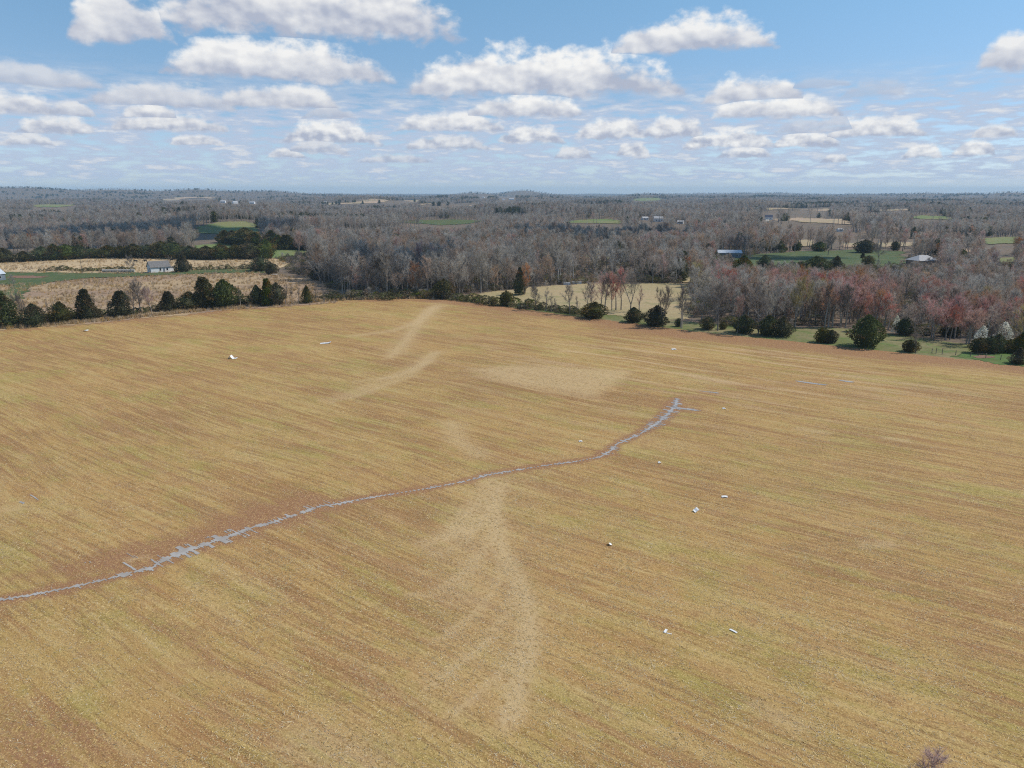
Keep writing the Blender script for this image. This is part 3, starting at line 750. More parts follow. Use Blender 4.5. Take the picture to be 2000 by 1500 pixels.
RNG = random.Random(77)
ORD = 'first second third fourth fifth sixth seventh eighth ninth tenth eleventh twelfth thirteenth fourteenth fifteenth sixteenth seventeenth eighteenth nineteenth twentieth'.split()
TENS = {2: 'twenty', 3: 'thirty', 4: 'forty', 5: 'fifty', 6: 'sixty', 7: 'seventy', 8: 'eighty', 9: 'ninety'}
def nth(k):
    if k < 20: return ORD[k]
    q_, r_ = divmod(k + 1, 10)
    return TENS[q_] + '-' + ORD[r_ - 1] if r_ else TENS[q_][:-1] + 'ieth'
MARKS = [(10, 'the large cedar at the left border'), (68, 'the cedar by the leaning trunk'), (121, 'the cedar with pale stems'), (171, 'the tall bronze cedar'), (239, 'the bright green pointed cedar'), (276, 'the bare hedgerow clump'), (330, 'the small pointed cedar'), (371, 'the dull grey green cedar'),
         (401, 'the ragged bronze cedar'), (440, 'the broad green cedar'), (523, 'the tight cedar trio'), (600, 'the slim greyish cedar'), (669, 'the two pale trunks'), (700, 'the pinkish low crowned tree'), (768, 'the forked dark oak'), (815, 'the rusty crowned tree'), (868, 'the black green corner cedar'), (902, 'the crooked dead tree'),
         (950, 'the green left end of the pasture'), (989, 'the round hedge cedar'), (1020, 'the ivy covered tree'), (1066, 'the gnarled pasture tree'), (1113, 'the tallest pasture hedge tree'), (1161, 'the spreading dark cedar'), (1205, 'the pasture grove'), (1237, 'the cedar under the maples'), (1282, 'the big round dark cedar'), (1330, 'the dark twin trunks'), (1385, 'the round black cedar'), (1403, 'the stout grey tree'),
         (1453, 'the ragged grey green cedar'), (1481, 'the spreading lit grey tree'), (1515, 'the touching cedar pair'), (1551, 'the yellowish multi trunked tree'), (1614, 'the small double cedar'), (1651, 'the straight grey tree'), (1690, 'the largest lone cedar'), (1725, 'the verge red maple'), (1766, 'the wood edge cedar'), (1788, 'the slim verge tree'),
         (1850, 'the paired wood edge cedars'), (1887, 'the pink crowned tree'), (1914, 'the left white blossom tree'), (1940, 'the dead white stem'), (1957, 'the right white blossom tree'), (1991, 'the tall pale trunk at the right border')]
def mark(px): return min(MARKS, key=lambda m_: abs(m_[0] - px))
COUNT = {}
def count(key):
    COUNT[key] = COUNT.get(key, -1) + 1
    return nth(COUNT[key])
def place_bare(x, y, H, kind, colr, name, label, cat, group=None, wide=1.0):
    pr = RNG.choice([b_ for b_ in BARE if b_[3] == kind])
    s = H / pr[2]
    o = empty(name, (x, y, float(terrain(x, y))), RNG.uniform(0, 6.28), (s * wide, s * wide, s))
    tag(o, label, cat, group)
    link('trunk', pr[0], o); link('crown', pr[1][colr], o)
    return o
def place_ever(x, y, H, Wd, kind, name, label, cat, group=None, pick=None):
    c_ = [e_ for e_ in EVER if e_[4] == kind]; pr = c_[pick % len(c_)] if pick is not None else RNG.choice(c_)
    o = empty(name, (x, y, float(terrain(x, y))), RNG.uniform(0, 6.28), (Wd / pr[3], Wd / pr[3], H / pr[2]))
    tag(o, label, cat, group)
    link('trunk', pr[0], o); link('crown', pr[1], o)
    return o
def mpp(px, py):
    x, y, z = at(px, py); return depth_of(x, y, z) / FPX, (x, y)

exec_later = []
# ---- evergreens: base pixel, width px, height px, shape, label (None: alike in its row)
CED = [
 (6, 639, 62, 74, 'cone', 'large dark cedar cut by the left border of the photo'), (68, 637, 38, 46, 'egg', 'dark cedar between the leaning bare trunk and the pale bush in the left hedgerow'),
 (121, 631, 38, 44, 'egg', 'green cedar with pale stems before it, left of the tall bronze cedar'), (171, 626, 42, 64, 'cone', 'tall pointed cedar with bronze right flank in the left hedgerow'),
 (239, 619, 42, 54, 'cone', 'bright green pointed cedar standing alone right of the bronze one'), (330, 607, 36, 40, 'cone', 'small pointed cedar right of the bare hedgerow clump'),
 (371, 604, 40, 36, 'egg', 'dull grey green cedar beside the tall ragged pair'), (401, 602, 44, 64, 'cone', 'tall ragged bronze cedar with a thin top in the left hedgerow'),
 (440, 600, 54, 56, 'egg', 'broad green cedar with bronze edge right of the ragged one'), (470, 597, 17, 15, 'ball', 'small dark round bush between two cedars of the hedgerow'),
 (503, 597, 26, 42, 'egg', 'green cedar on the left of the tight cedar trio'), (523, 597, 30, 56, 'cone', 'tallest cedar of the tight trio with a pointed top'), (542, 596, 26, 46, 'egg', 'dark cedar on the right of the tight cedar trio'),
 (600, 592, 18, 36, 'flame', 'slim greyish cedar among bare saplings by the field edge'), (357, 531, 24, 36, 'flame', 'dark upright cedar standing beside the white house'),
 (521, 506, 32, 40, 'egg', 'big dark cedar at the right end of the pale hay field'), (507, 530, 34, 28, 'ball', 'black green thicket cedar at the end of the narrow lawn'), (530, 536, 24, 24, 'ball', 'low dark cedar by the white slab'),
 (619, 547, 18, 32, 'flame', 'dark cedar hidden inside the bare wood left of the big oak'), (868, 583, 32, 36, 'ball', 'black green cedar at the far corner of the ploughed field'), (857, 580, 15, 30, 'flame', 'thin dark cedar at the far field corner'),
 (989, 597, 24, 28, 'ball', 'round green cedar in the hedge before the tan pasture'), (1161, 621, 38, 30, 'egg', 'spreading dark cedar at the foot of the red maples'), (1237, 629, 30, 28, 'egg', 'round cedar alone on the verge under the maples'),
 (1282, 636, 40, 38, 'egg', 'big round dark cedar with a thin forked tree before it'), (1325, 638, 11, 16, 'ball', 'tiny cedar under the twin bare trunks'), (1382, 643, 24, 24, 'ball', 'round black cedar left of the stout bare tree'),
 (1412, 643, 13, 14, 'ball', 'little green cedar right of the stout bare tree'), (1453, 650, 36, 34, 'egg', 'ragged grey green cedar among bare stems'), (1500, 655, 38, 38, 'egg', 'left cedar of the touching pair on the verge'),
 (1528, 657, 30, 38, 'egg', 'right cedar of the touching pair on the verge'), (1605, 669, 26, 28, 'ball', 'left half of the small double cedar on open grass'), (1622, 670, 23, 25, 'ball', 'right half of the small double cedar on open grass'),
 (1690, 677, 52, 60, 'egg', 'largest lone cedar with bronze tips on the right verge'), (1776, 687, 27, 23, 'ball', 'low dark cedar behind the slim bare tree'), (1766, 654, 32, 34, 'egg', 'dark cedar at the wood edge below the small white blossom'),
 (1811, 655, 14, 14, 'ball', 'small green cedar in the wood edge'), (1845, 657, 18, 20, 'ball', 'dark wood edge cedar left of the pink crowned tree'), (1862, 659, 16, 22, 'ball', 'dark wood edge cedar touching the pink crowned tree'),
 (1910, 690, 28, 30, 'ball', 'left cedar of the green clump under white blossom'), (1932, 690, 26, 32, 'ball', 'middle cedar of the green clump under white blossom'), (1947, 689, 28, 36, 'egg', 'right cedar of the green clump under white blossom'),
 (1970, 689, 22, 26, 'ball', 'brownish cedar right of the green clump'), (1993, 690, 26, 40, 'egg', 'tall dark cedar at the right border of the photo'), (1989, 711, 22, 32, 'flame', 'small teardrop cedar alone on bright grass'),
 (1450, 541, 30, 40, 'egg', 'dark cedar rising behind the red crowns near the pale dead stem'), (1493, 523, 22, 24, 'egg', 'dark cedar behind the wood on the green lawn'), (1594, 528, 42, 26, 'egg', 'widest dark cedar clump at the near side of the lawn'),
 (1633, 527, 20, 26, 'egg', 'pointed dark cedar right of the wide clump by the lawn'), (1563, 525, 14, 14, 'ball', 'small dark cedar left of the wide clump by the lawn'), (1695, 520, 20, 20, 'ball', 'brownish round cedar on the lawn'), (1685, 505, 8, 11, 'cone', 'tiny cedar seedling on the green lawn'),
 (1688, 494, 34, 24, 'ball', 'broad black cedar at the back of the lawn'), (1748, 490, 14, 18, 'ball', 'upright cedar before the tan strip'), (1555, 490, 16, 20, 'cone', 'lone dark cedar at the left back of the lawn'), (1490, 490, 22, 22, 'egg', 'dark cedar right of the blue roofed shed'), (1507, 490, 18, 14, 'ball', 'low cedar right of the blue roofed shed'), (1525, 491, 20, 16, 'cone', 'peaked dark cedar behind the lawn'), (1600, 491, 24, 18, 'egg', 'dark cedar leaning on the crooked bare tree'),
 (1015, 576, 20, 52, 'flame', 'ivy covered upright tree standing alone in the tan pasture')]
GC = 'cedars round the field'
for bx, by, w, h, kd, lb in CED:
    k, (x, y) = mpp(bx, by)
    q_ = .92 if bx < 640 else 1.0
    place_ever(x, y, h * k * 1.02 * q_, w * k * q_, kd, 'cedar', lb, 'tree', GC)
ROWC = [(-30, 513, 40, 30), (8, 512, 42, 32), (48, 511, 30, 24), (84, 509, 36, 32), (107, 508, 32, 36), (131, 507, 36, 34), (156, 506, 30, 32), (184, 504, 30, 22), (212, 504, 36, 29), (236, 504, 28, 27), (262, 504, 40, 32), (290, 504, 32, 30), (317, 504, 38, 38), (345, 505, 36, 36),
        (371, 506, 30, 30), (384, 506, 26, 26), (404, 507, 32, 31), (433, 507, 36, 36), (461, 506, 38, 32), (489, 506, 38, 38)]
for bx, by, w, h in ROWC:
    k, (x, y) = mpp(bx, by)
    place_ever(x, y, h * k * .84, w * k * .95, RNG.choice(('egg', 'egg', 'ball')), 'cedar', f'dark cedar, {count("row")} from the left in the row behind the pale hay field', 'tree', 'cedar row behind the hay field')
BACKC = sorted([(440, 474, 28, 26), (455, 477, 34, 28), (480, 479, 46, 36), (500, 480, 30, 28), (532, 484, 34, 36), (560, 487, 40, 30), (590, 488, 36, 28), (612, 489, 40, 28), (640, 490, 40, 30), (664, 492, 30, 26), (545, 485, 26, 28),
         (680, 488, 26, 22), (727, 486, 24, 20), (798, 485, 30, 24), (848, 490, 24, 24), (885, 492, 20, 28), (903, 474, 18, 20), (925, 488, 26, 24), (945, 492, 30, 34), (962, 494, 26, 28), (1005, 492, 40, 26), (1052, 494, 30, 24),
         (1075, 495, 24, 24), (1100, 496, 26, 26), (1135, 496, 34, 40), (1165, 497, 30, 30), (1210, 500, 34, 26), (1240, 500, 26, 30), (1258, 501, 24, 24), (1290, 499, 20, 22), (1320, 502, 28, 36), (1340, 499, 20, 24), (1358, 499, 22, 32), (1385, 498, 22, 34), (1402, 500, 16, 20), (1440, 486, 26, 26), (1465, 486, 26, 22)])
for bx, by, w, h in BACKC:
    k, (x, y) = mpp(bx, by)
    place_ever(x, y, h * k * .92, w * k * .95, RNG.choice(('egg', 'cone', 'flame')), 'cedar', f'dark cedar, {count("belt")} from the left in the broken belt before the far woods', 'tree', 'cedar belt before the far woods')

# ---- single bare trees
ONE = [  # base px, width px, height px, kind, colour, label
 (47, 634, 26, 58, 'fork', 'twig', 'leaning bare tree with a dark forked trunk between two hedgerow cedars'), (98, 632, 14, 44, 'slim', 'twig', 'thin bare sapling left of the green cedar with pale stems'), (108, 631, 12, 36, 'pale', 'twig', 'pale bare stem before the green hedgerow cedar'),
 (188, 622, 16, 46, 'slim', 'twig', 'slender bare tree right of the bronze cedar'), (262, 614, 40, 56, 'round', 'twig_warm', 'bare tree on the left of the hedgerow clump near the green cedar'), (276, 613, 44, 62, 'round', 'twig', 'tallest bare tree of the hedgerow clump near the green cedar'), (297, 612, 34, 48, 'fork', 'bud_pink', 'pinkish bare tree on the right of the hedgerow clump'),
 (412, 601, 8, 36, 'pale', 'twig', 'pale dead stem rising before the ragged cedar'), (470, 600, 18, 38, 'slim', 'twig', 'thin bare tree left of the cedar trio'), (494, 598, 10, 28, 'pale', 'twig', 'short pale trunk touching the cedar trio'),
 (557, 596, 18, 40, 'slim', 'twig_warm', 'first sapling right of the cedar trio'), (569, 595, 16, 36, 'slim', 'twig', 'pale footed sapling midway to the greyish cedar'), (583, 594, 14, 32, 'slim', 'twig_warm', 'brown sapling touching the greyish cedar'), (617, 591, 16, 34, 'slim', 'twig', 'sapling right of the greyish cedar'), (633, 590, 16, 36, 'slim', 'twig_warm', 'sapling at the left end of the big wood'),
 (256, 534, 26, 32, 'round', 'twig', 'bare yard tree left of the white house'), (331, 528, 14, 26, 'slim', 'twig', 'small bare tree behind the white house'),
 (768, 578, 72, 84, 'fork', 'twig_dark', 'big dark oak with forked black limbs at the field edge'), (740, 578, 44, 70, 'round', 'twig_dark', 'dark bare tree left of the forked oak'), (815, 580, 50, 62, 'round', 'bud_rust', 'rusty crowned bare tree right of the forked oak'), (700, 580, 46, 56, 'round', 'bud_pink', 'pinkish low crowned tree left of the forked oak'), (684, 579, 34, 74, 'pale', 'twig', 'tall bare tree with a pale trunk at the wood edge'), (669, 580, 30, 70, 'pale', 'twig_dark', 'second pale trunk left of the pinkish low tree'),
 (902, 578, 22, 32, 'fork', 'twig_dark', 'crooked dark dead tree at the far corner of the pasture'), (1024, 576, 40, 56, 'round', 'bud_rust', 'rust coloured bare tree touching the ivy covered tree'),
 (1047, 606, 28, 46, 'fork', 'twig', 'gnarled bare tree at the left of the pasture hedge'), (1066, 608, 22, 42, 'slim', 'twig_warm', 'upright bare tree second in the pasture hedge'), (1076, 610, 16, 34, 'slim', 'twig', 'thin sapling third in the pasture hedge'), (1086, 611, 14, 28, 'slim', 'twig', 'small sapling fourth in the pasture hedge'), (1113, 614, 32, 54, 'tall', 'twig', 'taller bare tree in the middle of the pasture hedge'), (1128, 616, 16, 36, 'slim', 'twig', 'leafless sapling left of the spreading cedar'),
 (1147, 615, 30, 60, 'tall', 'twig_warm', 'bare tree rising out of the spreading cedar'), (1153, 612, 24, 54, 'tall', 'bud_pink', 'pinkish tree just behind the spreading cedar'), (1173, 606, 42, 68, 'round', 'bud_red', 'red crowned maple leftmost in the pasture grove'), (1181, 607, 36, 64, 'tall', 'twig', 'grey multi stemmed tree in the pasture grove'), (1195, 607, 40, 66, 'round', 'bud_red', 'red crowned maple in the middle of the pasture grove'), (1203, 606, 34, 70, 'tall', 'bud_pink', 'dusty red tree in the middle of the pasture grove'),
 (1213, 606, 32, 76, 'tall', 'bud_red', 'tallest red topped maple of the pasture grove'), (1231, 610, 54, 78, 'fork', 'twig', 'large forked grey tree at the right of the pasture grove'), (1248, 609, 26, 46, 'slim', 'bud_pink', 'small pink tinged tree right of the forked grey one'),
 (1293, 638, 40, 76, 'fork', 'twig_warm', 'forked bare tree standing before the big round cedar'), (1329, 640, 26, 78, 'tall', 'twig_dark', 'left trunk of the dark twin trees by the verge'), (1332, 641, 28, 72, 'tall', 'twig_warm', 'right trunk of the dark twin trees by the verge'), (1402, 646, 56, 84, 'round', 'twig', 'stout grey bare tree with a straight trunk on the verge'), (1440, 650, 30, 70, 'tall', 'bud_pink', 'slim pinkish tree right of the stout grey one'), (1481, 652, 54, 88, 'fork', 'twig', 'spreading grey tree with a lit trunk left of the cedar pair'),
 (1551, 641, 56, 92, 'fork', 'bud_yellow', 'yellowish tree with a cluster of grey trunks'), (1610, 640, 34, 84, 'tall', 'twig_warm', 'dark straight trunk behind the open grass'), (1618, 639, 40, 86, 'tall', 'bud_rust', 'rust topped tree behind the open grass'), (1651, 641, 34, 80, 'tall', 'twig', 'grey straight tree left of the largest lone cedar'), (1641, 640, 30, 74, 'tall', 'twig', 'slender grey tree by the leaf strewn wood edge'), (1725, 648, 58, 72, 'round', 'bud_red', 'red maple right of the largest lone cedar'),
 (1788, 689, 26, 52, 'slim', 'twig', 'slim bare tree on the verge before a low cedar'), (1856, 658, 26, 78, 'tall', 'bud_red', 'tall red maple left of the pink crowned tree'), (1887, 673, 66, 66, 'fork', 'bud_pink', 'low pink crowned tree with three pale trunks'), (1892, 671, 40, 60, 'pale', 'bud_red', 'red tinged tree with a pale trunk leaning on the pink crown'), (1991, 664, 30, 100, 'pale', 'twig', 'tall pale trunked tree at the right border'), (1940, 668, 10, 50, 'pale', 'twig', 'dead white stem between the two blossom trees'),
 (1617, 499, 30, 36, 'fork', 'twig_dark', 'crooked dark tree standing on the back of the lawn'), (1716, 510, 34, 32, 'fork', 'twig', 'spreading bare tree on the lawn left of the grey roof'), (1462, 528, 10, 40, 'pale', 'twig', 'dead white stem beside the cedar behind the red crowns')]
for bx, by, w, h, kd, cl, lb in ONE:
    cl = {'twig': 'twig_dark', 'twig_warm': 'twig_dark'}.get(cl, cl)      # single trees: bark shows more than twig tips
    k, (x, y) = mpp(bx, by)
    nat = {'tall': .52, 'round': .8, 'fork': .85, 'slim': .5, 'pale': .5}[kd]
    place_bare(x, y, h * k, kd, cl, 'bare_tree' if not cl.startswith('bud_r') else 'maple_tree', lb, 'tree', 'bare trees round the field', wide=min(1.5, max(.6, (w / h) / nat)))
BLOS = [(1914, 678, 20, 42, 'white blossoming pear left of the dead white stem'), (1957, 675, 24, 46, 'white blossoming pear right of the dead white stem'), (1748, 652, 11, 36, 'thin white blossom tree beside the red maple'), (1835, 651, 7, 32, 'faint white blossom tree deep in the wood edge'), (1903, 556, 14, 22, 'small pale blossom tree high in the wood')]
for bx, by, w, h, lb in BLOS:
    k, (x, y) = mpp(bx, by); place_ever(x, y, h * k, w * k, 'blossom', 'blossom_tree', lb, 'tree', 'white blossom trees')
k, (x, y) = mpp(1815, 1522)
place_bare(x, y, 66 * k, 'bush', 'bud_pink', 'bare_bush', 'purplish leafless bush at the bottom edge of the ploughed field', 'bush', wide=1.6)
k, (x, y) = mpp(25, 556); place_bare(x, y, 20 * k, 'bush', 'twig', 'bare_bush', 'grey leafless bush beside the red dirt yard', 'bush', wide=.9)
HEDGE = [(a, 640 - a * .094 + RNG.uniform(-3, 2)) for a in range(6, 560, 13)] + [(a, 589 - (a - 640) * .03) for a in range(640, 850, 11)] + [(a, 584 + (a - 860) * .121) for a in range(880, 1150, 9)]
for bx, by in HEDGE:
    if RNG.random() < .08: continue
    k, (x, y) = mpp(bx + RNG.uniform(-4, 4), by - RNG.uniform(0, 5))
    h = RNG.uniform(9, 17) * k
    place_ever(x, y, h, h * RNG.uniform(1.0, 1.9), 'bramble', 'bramble_bush', f'low bramble in the field hedge, {count(mark(bx)[1] + "b")} one near {mark(bx)[1]}', 'bush', 'brambles lining the field')
YARD = sorted([(a, 529 + RNG.uniform(-1.5, 2)) for a in range(78, 260, 9)] + [(a, 527.5 - (a - 370) * .018) for a in range(368, 500, 11)] + [(a, 529) for a in (338, 346, 512, 520)])
for bx, by in YARD:
    k, (x, y) = mpp(bx, by); h = RNG.uniform(5, 10) * k
    place_ever(x, y, h, h * RNG.uniform(.9, 1.8), 'bramble', 'garden_bush', f'small dark bush, {count("yard")} from the left in the row between lawn and hay field', 'bush', 'bushes along the narrow lawn')

# ---------------------------------------------------------------- woods
VIS = [PX['hay'], PX['strip'], [(1440, 498), (1560, 491), (1760, 489), (1760, 516), (1640, 519), (1560, 512), (1440, 514)], [(945, 572), (1060, 562), (1140, 556), (1180, 558), (1180, 600), (1050, 598), (940, 590)], PX['glade'], [(1255, 553), (1330, 553), (1335, 600), (1255, 596)],
       [(1000, 490), (1190, 494), (1190, 503), (1000, 497)], [(1398, 484), (1448, 484), (1448, 504), (1398, 504)], [(1772, 494), (1832, 494), (1832, 514), (1772, 514)], [(1488, 414), (1514, 414), (1514, 428), (1488, 428)], PX['weeds'], [(0, 534), (540, 528), (540, 545), (0, 560)]] + [p_ for _, p_, _ in FAR]
VIS += [[(a - 9, b_ - 7), (a + 9, b_ - 7), (a + 9, b_ + .5), (a - 9, b_ + .5)] for a, b_ in ((999, 390.5), (983, 391), (944, 386.5), (459, 397.5), (436, 396), (493, 398), (1259, 430), (1286, 433), (1329, 437), (1640, 452), (1675, 453))]
NOBASE = [PX['hay'], PX['strip'], PX['lawn'], PX['pasture'], PX['verge'], PX['weeds'], PX['green'], PX['band'], [(-400, 500), (500, 501), (640, 560), (640, 600), (-400, 720)]] + [p_ for _, p_, _ in FAR]
rg = np.random.default_rng(11)
def scatter(r0, r1, sp0, k_sp):
    """jittered positions in a ring sector in front of the camera"""
    out = []
    r = r0
    while r < r1:
        sp = max(sp0, r * k_sp)
        n = int(2 * math.radians(43) * r / sp)
        a = np.radians(-43) + (np.arange(n) + rg.uniform(0, 1, n)) * sp / r
        rr = r + rg.uniform(-.5, .5, n) * sp
        out.append(np.stack([rr * np.sin(a), rr * np.cos(a)], -1)); r += sp
    return np.concatenate(out)
pts = np.concatenate([scatter(195, 520, 4.7, 0), scatter(520, 1500, 7.0, 0), scatter(1500, 3200, 9.0, 1 / 210), scatter(3200, 15500, 15.0, 1 / 170)])
x, y = pts[:, 0], pts[:, 1]; z = terrain(x, y); r = np.hypot(x, y)
H = rg.uniform(9.5, 15.0, len(x)) * (1 - .12 * ((r < 420) & (x > 60))) * (1 + .25 * (vnoise(x / 60, y / 60, 5) - .5))
bx, by, D = proj(x, y, z)
ok = ~inpoly(x, y, FIELD)
for P in NOBASE: ok &= ~inpoly(bx, by, P)
ok &= ~((r < 300) & (bx < 640)) & (by < 700)
for fr in (1.12, .9, .7, .42):
    tx, ty, _ = proj(x, y, z + H * fr)
    for P in VIS:
        for ox in (-5, 5): ok &= ~inpoly(tx + ox * np.minimum(1, 600 / D), ty, P)
# natural clearings, and a gap in front of the tan pasture
ok &= ~((vnoise(x / 130, y / 90, 21) > .80) & (r > 560) & (r < 2600))
ok &= ~((bx > 640) & (bx < 905) & (by > 581)) & ~((bx > 905) & (bx < 1340) & (by > 572))
x, y, z, r, H, bx, by, D = (a[ok] for a in (x, y, z, r, H, bx, by, D))
show = H / D
near = np.argsort(-np.where((bx > -25) & (bx < 2025), show, 0))[:235]
isnear = np.zeros(len(x), bool); isnear[near] = True
NAMES = {'bud_red': 'maple_tree', 'bud_pink': 'maple_tree', 'bud_rust': 'maple_tree'}
for i in sorted(near, key=lambda k_: D[k_]):
    right = bx[i] > 1200
    redness = vnoise(np.array(x[i] / 20), np.array(y[i] / 20), 31) + (.02 if right else -.2) + RNG.uniform(-.12, .12)
    if redness > .74: cl = RNG.choice(('bud_red', 'bud_red', 'bud_pink'))
    elif redness > .58: cl = RNG.choice(('bud_pink', 'bud_rust', 'twig_warm', 'twig'))
    elif redness > .5: cl = RNG.choice(('twig_warm', 'twig_warm', 'bud_yellow' if right else 'twig'))
    else: cl = RNG.choice(('twig', 'twig', 'twig_warm', 'twig'))
    kd = RNG.choice(('tall', 'tall', 'tall', 'round', 'pale', 'fork'))
    wd = 'the right hand wood beyond the verge' if bx[i] > 1330 else 'the middle wood beyond the far field corner'
    adj = {'bud_red': 'red budded maple', 'bud_pink': 'dusty red budded maple', 'bud_rust': 'rust budded maple', 'bud_yellow': 'yellow budded bare tree', 'twig': 'grey bare tree', 'twig_warm': 'brownish bare tree', 'twig_dark': 'dark bare tree'}[cl]
    hh = H[i] * (1.18 if bx[i] < 1150 else 1.0)
    place_bare(x[i], y[i], hh, kd, cl, NAMES.get(cl, 'bare_tree'), f'{adj}, {count(mark(bx[i])[1])} tree back behind {mark(bx[i])[1]}', 'tree', f'{adj}s in {wd}')

# far woods: too many to count
FARP = bpy.data.collections.new('far_tree_models')
def farproto(name, mb, mats_):
    o = bpy.data.objects.new(name, mb.mesh(name, mats_)); FARP.objects.link(o)
def merged(T_, Cn):
    m_ = MB(); m_.v = list(T_.v); m_.f = list(T_.f); m_.m = list(T_.m); b0 = len(m_.v)
    m_.v += Cn.v; m_.f += [tuple(b0 + k for k in f) for f in Cn.f]; m_.m += Cn.m
    return m_
pi_ = 0
for s_ in range(5):
    mb = merged(*grow_bare(800 + s_, 15, .75, .36, 9, 5, 6, 1.5, .085, lod=1))
    for c_ in (('twig', 'twig_warm', 'twig_dark') if s_ < 3 else ('twig', 'bud_pink', 'twig_warm')):
        farproto(f'p{pi_:02d}', mb, [M['bark'] if s_ != 2 else M['bark_pale'], M[c_]]); pi_ += 1
for s_ in range(3):
    T_, Cn = leafy(850 + s_, 11, 3.2, (cone, egg, egg)[s_], 320, .95)
    farproto(f'p{pi_:02d}', merged(T_, Cn), [M['cedar'], M['cedar_green']]); pi_ += 1
NB = 15
def gn_stuff(name, P, idx, rot, scl, coll, kind='stuff'):
    me = bpy.data.meshes.new(name); me.vertices.add(len(P)); me.vertices.foreach_set('co', np.asarray(P, np.float32).ravel())
    a = me.attributes.new('pick', 'INT', 'POINT'); a.data.foreach_set('value', np.asarray(idx, np.int32))
    a = me.attributes.new('turn', 'FLOAT_VECTOR', 'POINT'); a.data.foreach_set('vector', np.asarray(rot, np.float32).ravel())
    a = me.attributes.new('size', 'FLOAT_VECTOR', 'POINT'); a.data.foreach_set('vector', np.asarray(scl, np.float32).ravel())
    o = link(name, me); tag(o, kind=kind)
    ng = bpy.data.node_groups.new(name, 'GeometryNodeTree')
    ng.interface.new_socket('Geometry', in_out='INPUT', socket_type='NodeSocketGeometry'); ng.interface.new_socket('Geometry', in_out='OUTPUT', socket_type='NodeSocketGeometry')
    gi, go = ng.nodes.new('NodeGroupInput'), ng.nodes.new('NodeGroupOutput')
    ci = ng.nodes.new('GeometryNodeCollectionInfo'); ci.inputs['Collection'].default_value = coll
    ci.inputs['Separate Children'].default_value = True; ci.inputs['Reset Children'].default_value = True
    ip = ng.nodes.new('GeometryNodeInstanceOnPoints'); ip.inputs['Pick Instance'].default_value = True
    def na(nm, ty):
        q_ = ng.nodes.new('GeometryNodeInputNamedAttribute'); q_.data_type = ty; q_.inputs['Name'].default_value = nm
        return q_.outputs[0]
    L = ng.links.new
    L(gi.outputs[0], ip.inputs['Points']); L(ci.outputs[0], ip.inputs['Instance'])
    L(na('pick', 'INT'), ip.inputs['Instance Index']); L(na('turn', 'FLOAT_VECTOR'), ip.inputs['Rotation']); L(na('size', 'FLOAT_VECTOR'), ip.inputs['Scale'])
    L(ip.outputs[0], go.inputs[0])
    md = o.modifiers.new('spread', 'NODES'); md.node_group = ng
    return o
f = ~isnear
x, y, z, r, H, bx, by = (a[f] for a in (x, y, z, r, H, bx, by))
n = len(x)
ever = ((vnoise(x / 70, y / 70, 41) + .35 * vnoise(x / 15, y / 15, 42)) > 1.0) & (r > 1000)
ever |= rg.uniform(0, 1, n) < .022
ever |= (vnoise(x / 420, y / 420, 55) > .86) & (r > 2200)
warm = vnoise(x / 150, y / 150, 44)
idx = np.where(ever, NB + rg.integers(0, 3, n), rg.choice((0, 0, 1, 2, 3, 3, 4, 5, 6, 6, 7, 8, 9, 9, 11), n))
idx = np.where(~ever & (rg.uniform(0, 1, n) < np.where(r < 600, .10, .04)), rg.choice((10, 13), n), idx)
s = H / np.where(ever, 13.0, 15.0)
wfac = np.where(r > 3200, 1.7, np.where(r > 1500, 1.25, 1.05))
P = np.stack([x, y, z - .2], -1)
NEARP = bpy.data.collections.new('wood_models'); nk = 0
for tm, cm, hh, kd in BARE:
    if kd in ('slim', 'bush'): continue
    for c_ in (('twig', 'twig_warm', 'bud_pink') if kd != 'fork' else ('twig', 'twig_warm', 'bud_rust')):
        me_c = cm[c_]; mb = MB()
        for me_, off in ((tm, 0), (me_c, 0)):
            b0 = len(mb.v); mb.v += [tuple(v_.co) for v_ in me_.vertices]
            mb.f += [tuple(b0 + i_ for i_ in p_.vertices) for p_ in me_.polygons]
            mb.m += [0 if me_ is tm else p_.material_index for p_ in me_.polygons]
        o_ = bpy.data.objects.new(f'w{nk:02d}', mb.mesh(f'w{nk:02d}', list(me_c.materials))); NEARP.objects.link(o_); nk += 1
nr_ = (r < 760) & ~ever
ni = rg.integers(0, nk, n); ni = np.where((ni % 3 == 0) & (rg.uniform(0, 1, n) < .42), ni + 1, ni); ni = np.where((ni % 3 == 2) & (rg.uniform(0, 1, n) < np.where(bx > 1250, .45, .85)), ni - 2, ni)
turn = np.stack([0 * x, 0 * x, rg.uniform(0, 6.28, n)], -1)
sn = H / 15.3
gn_stuff('woods', P[nr_], ni[nr_], turn[nr_], np.stack([sn, sn, sn], -1)[nr_], NEARP)
UNDP = bpy.data.collections.new('undergrowth_models')
tm, cm, hh, kd = [b_ for b_ in BARE if b_[3] == 'bush'][0]
for k_, me_ in enumerate([cm['twig'], cm['twig_warm'], cm['twig_dark']] + [e_[1] for e_ in EVER if e_[4] == 'bramble'][1:2]):
    UNDP.objects.link(bpy.data.objects.new(f'u{k_}', me_))
up = scatter(195, 560, 3.4, 0); ux, uy = up[:, 0], up[:, 1]; uz = terrain(ux, uy)
ubx, uby, _ = proj(ux, uy, uz)
uk = ~inpoly(ux, uy, FIELD) & (uby < 690)
for P_ in NOBASE: uk &= ~inpoly(ubx, uby, P_)
uk &= (vnoise(ux / 14, uy / 14, 91) + rg.uniform(-.3, .3, len(ux))) > .34
ux, uy, uz = ux[uk], uy[uk], uz[uk]; un = len(ux); us_ = rg.uniform(.55, 1.5, un)
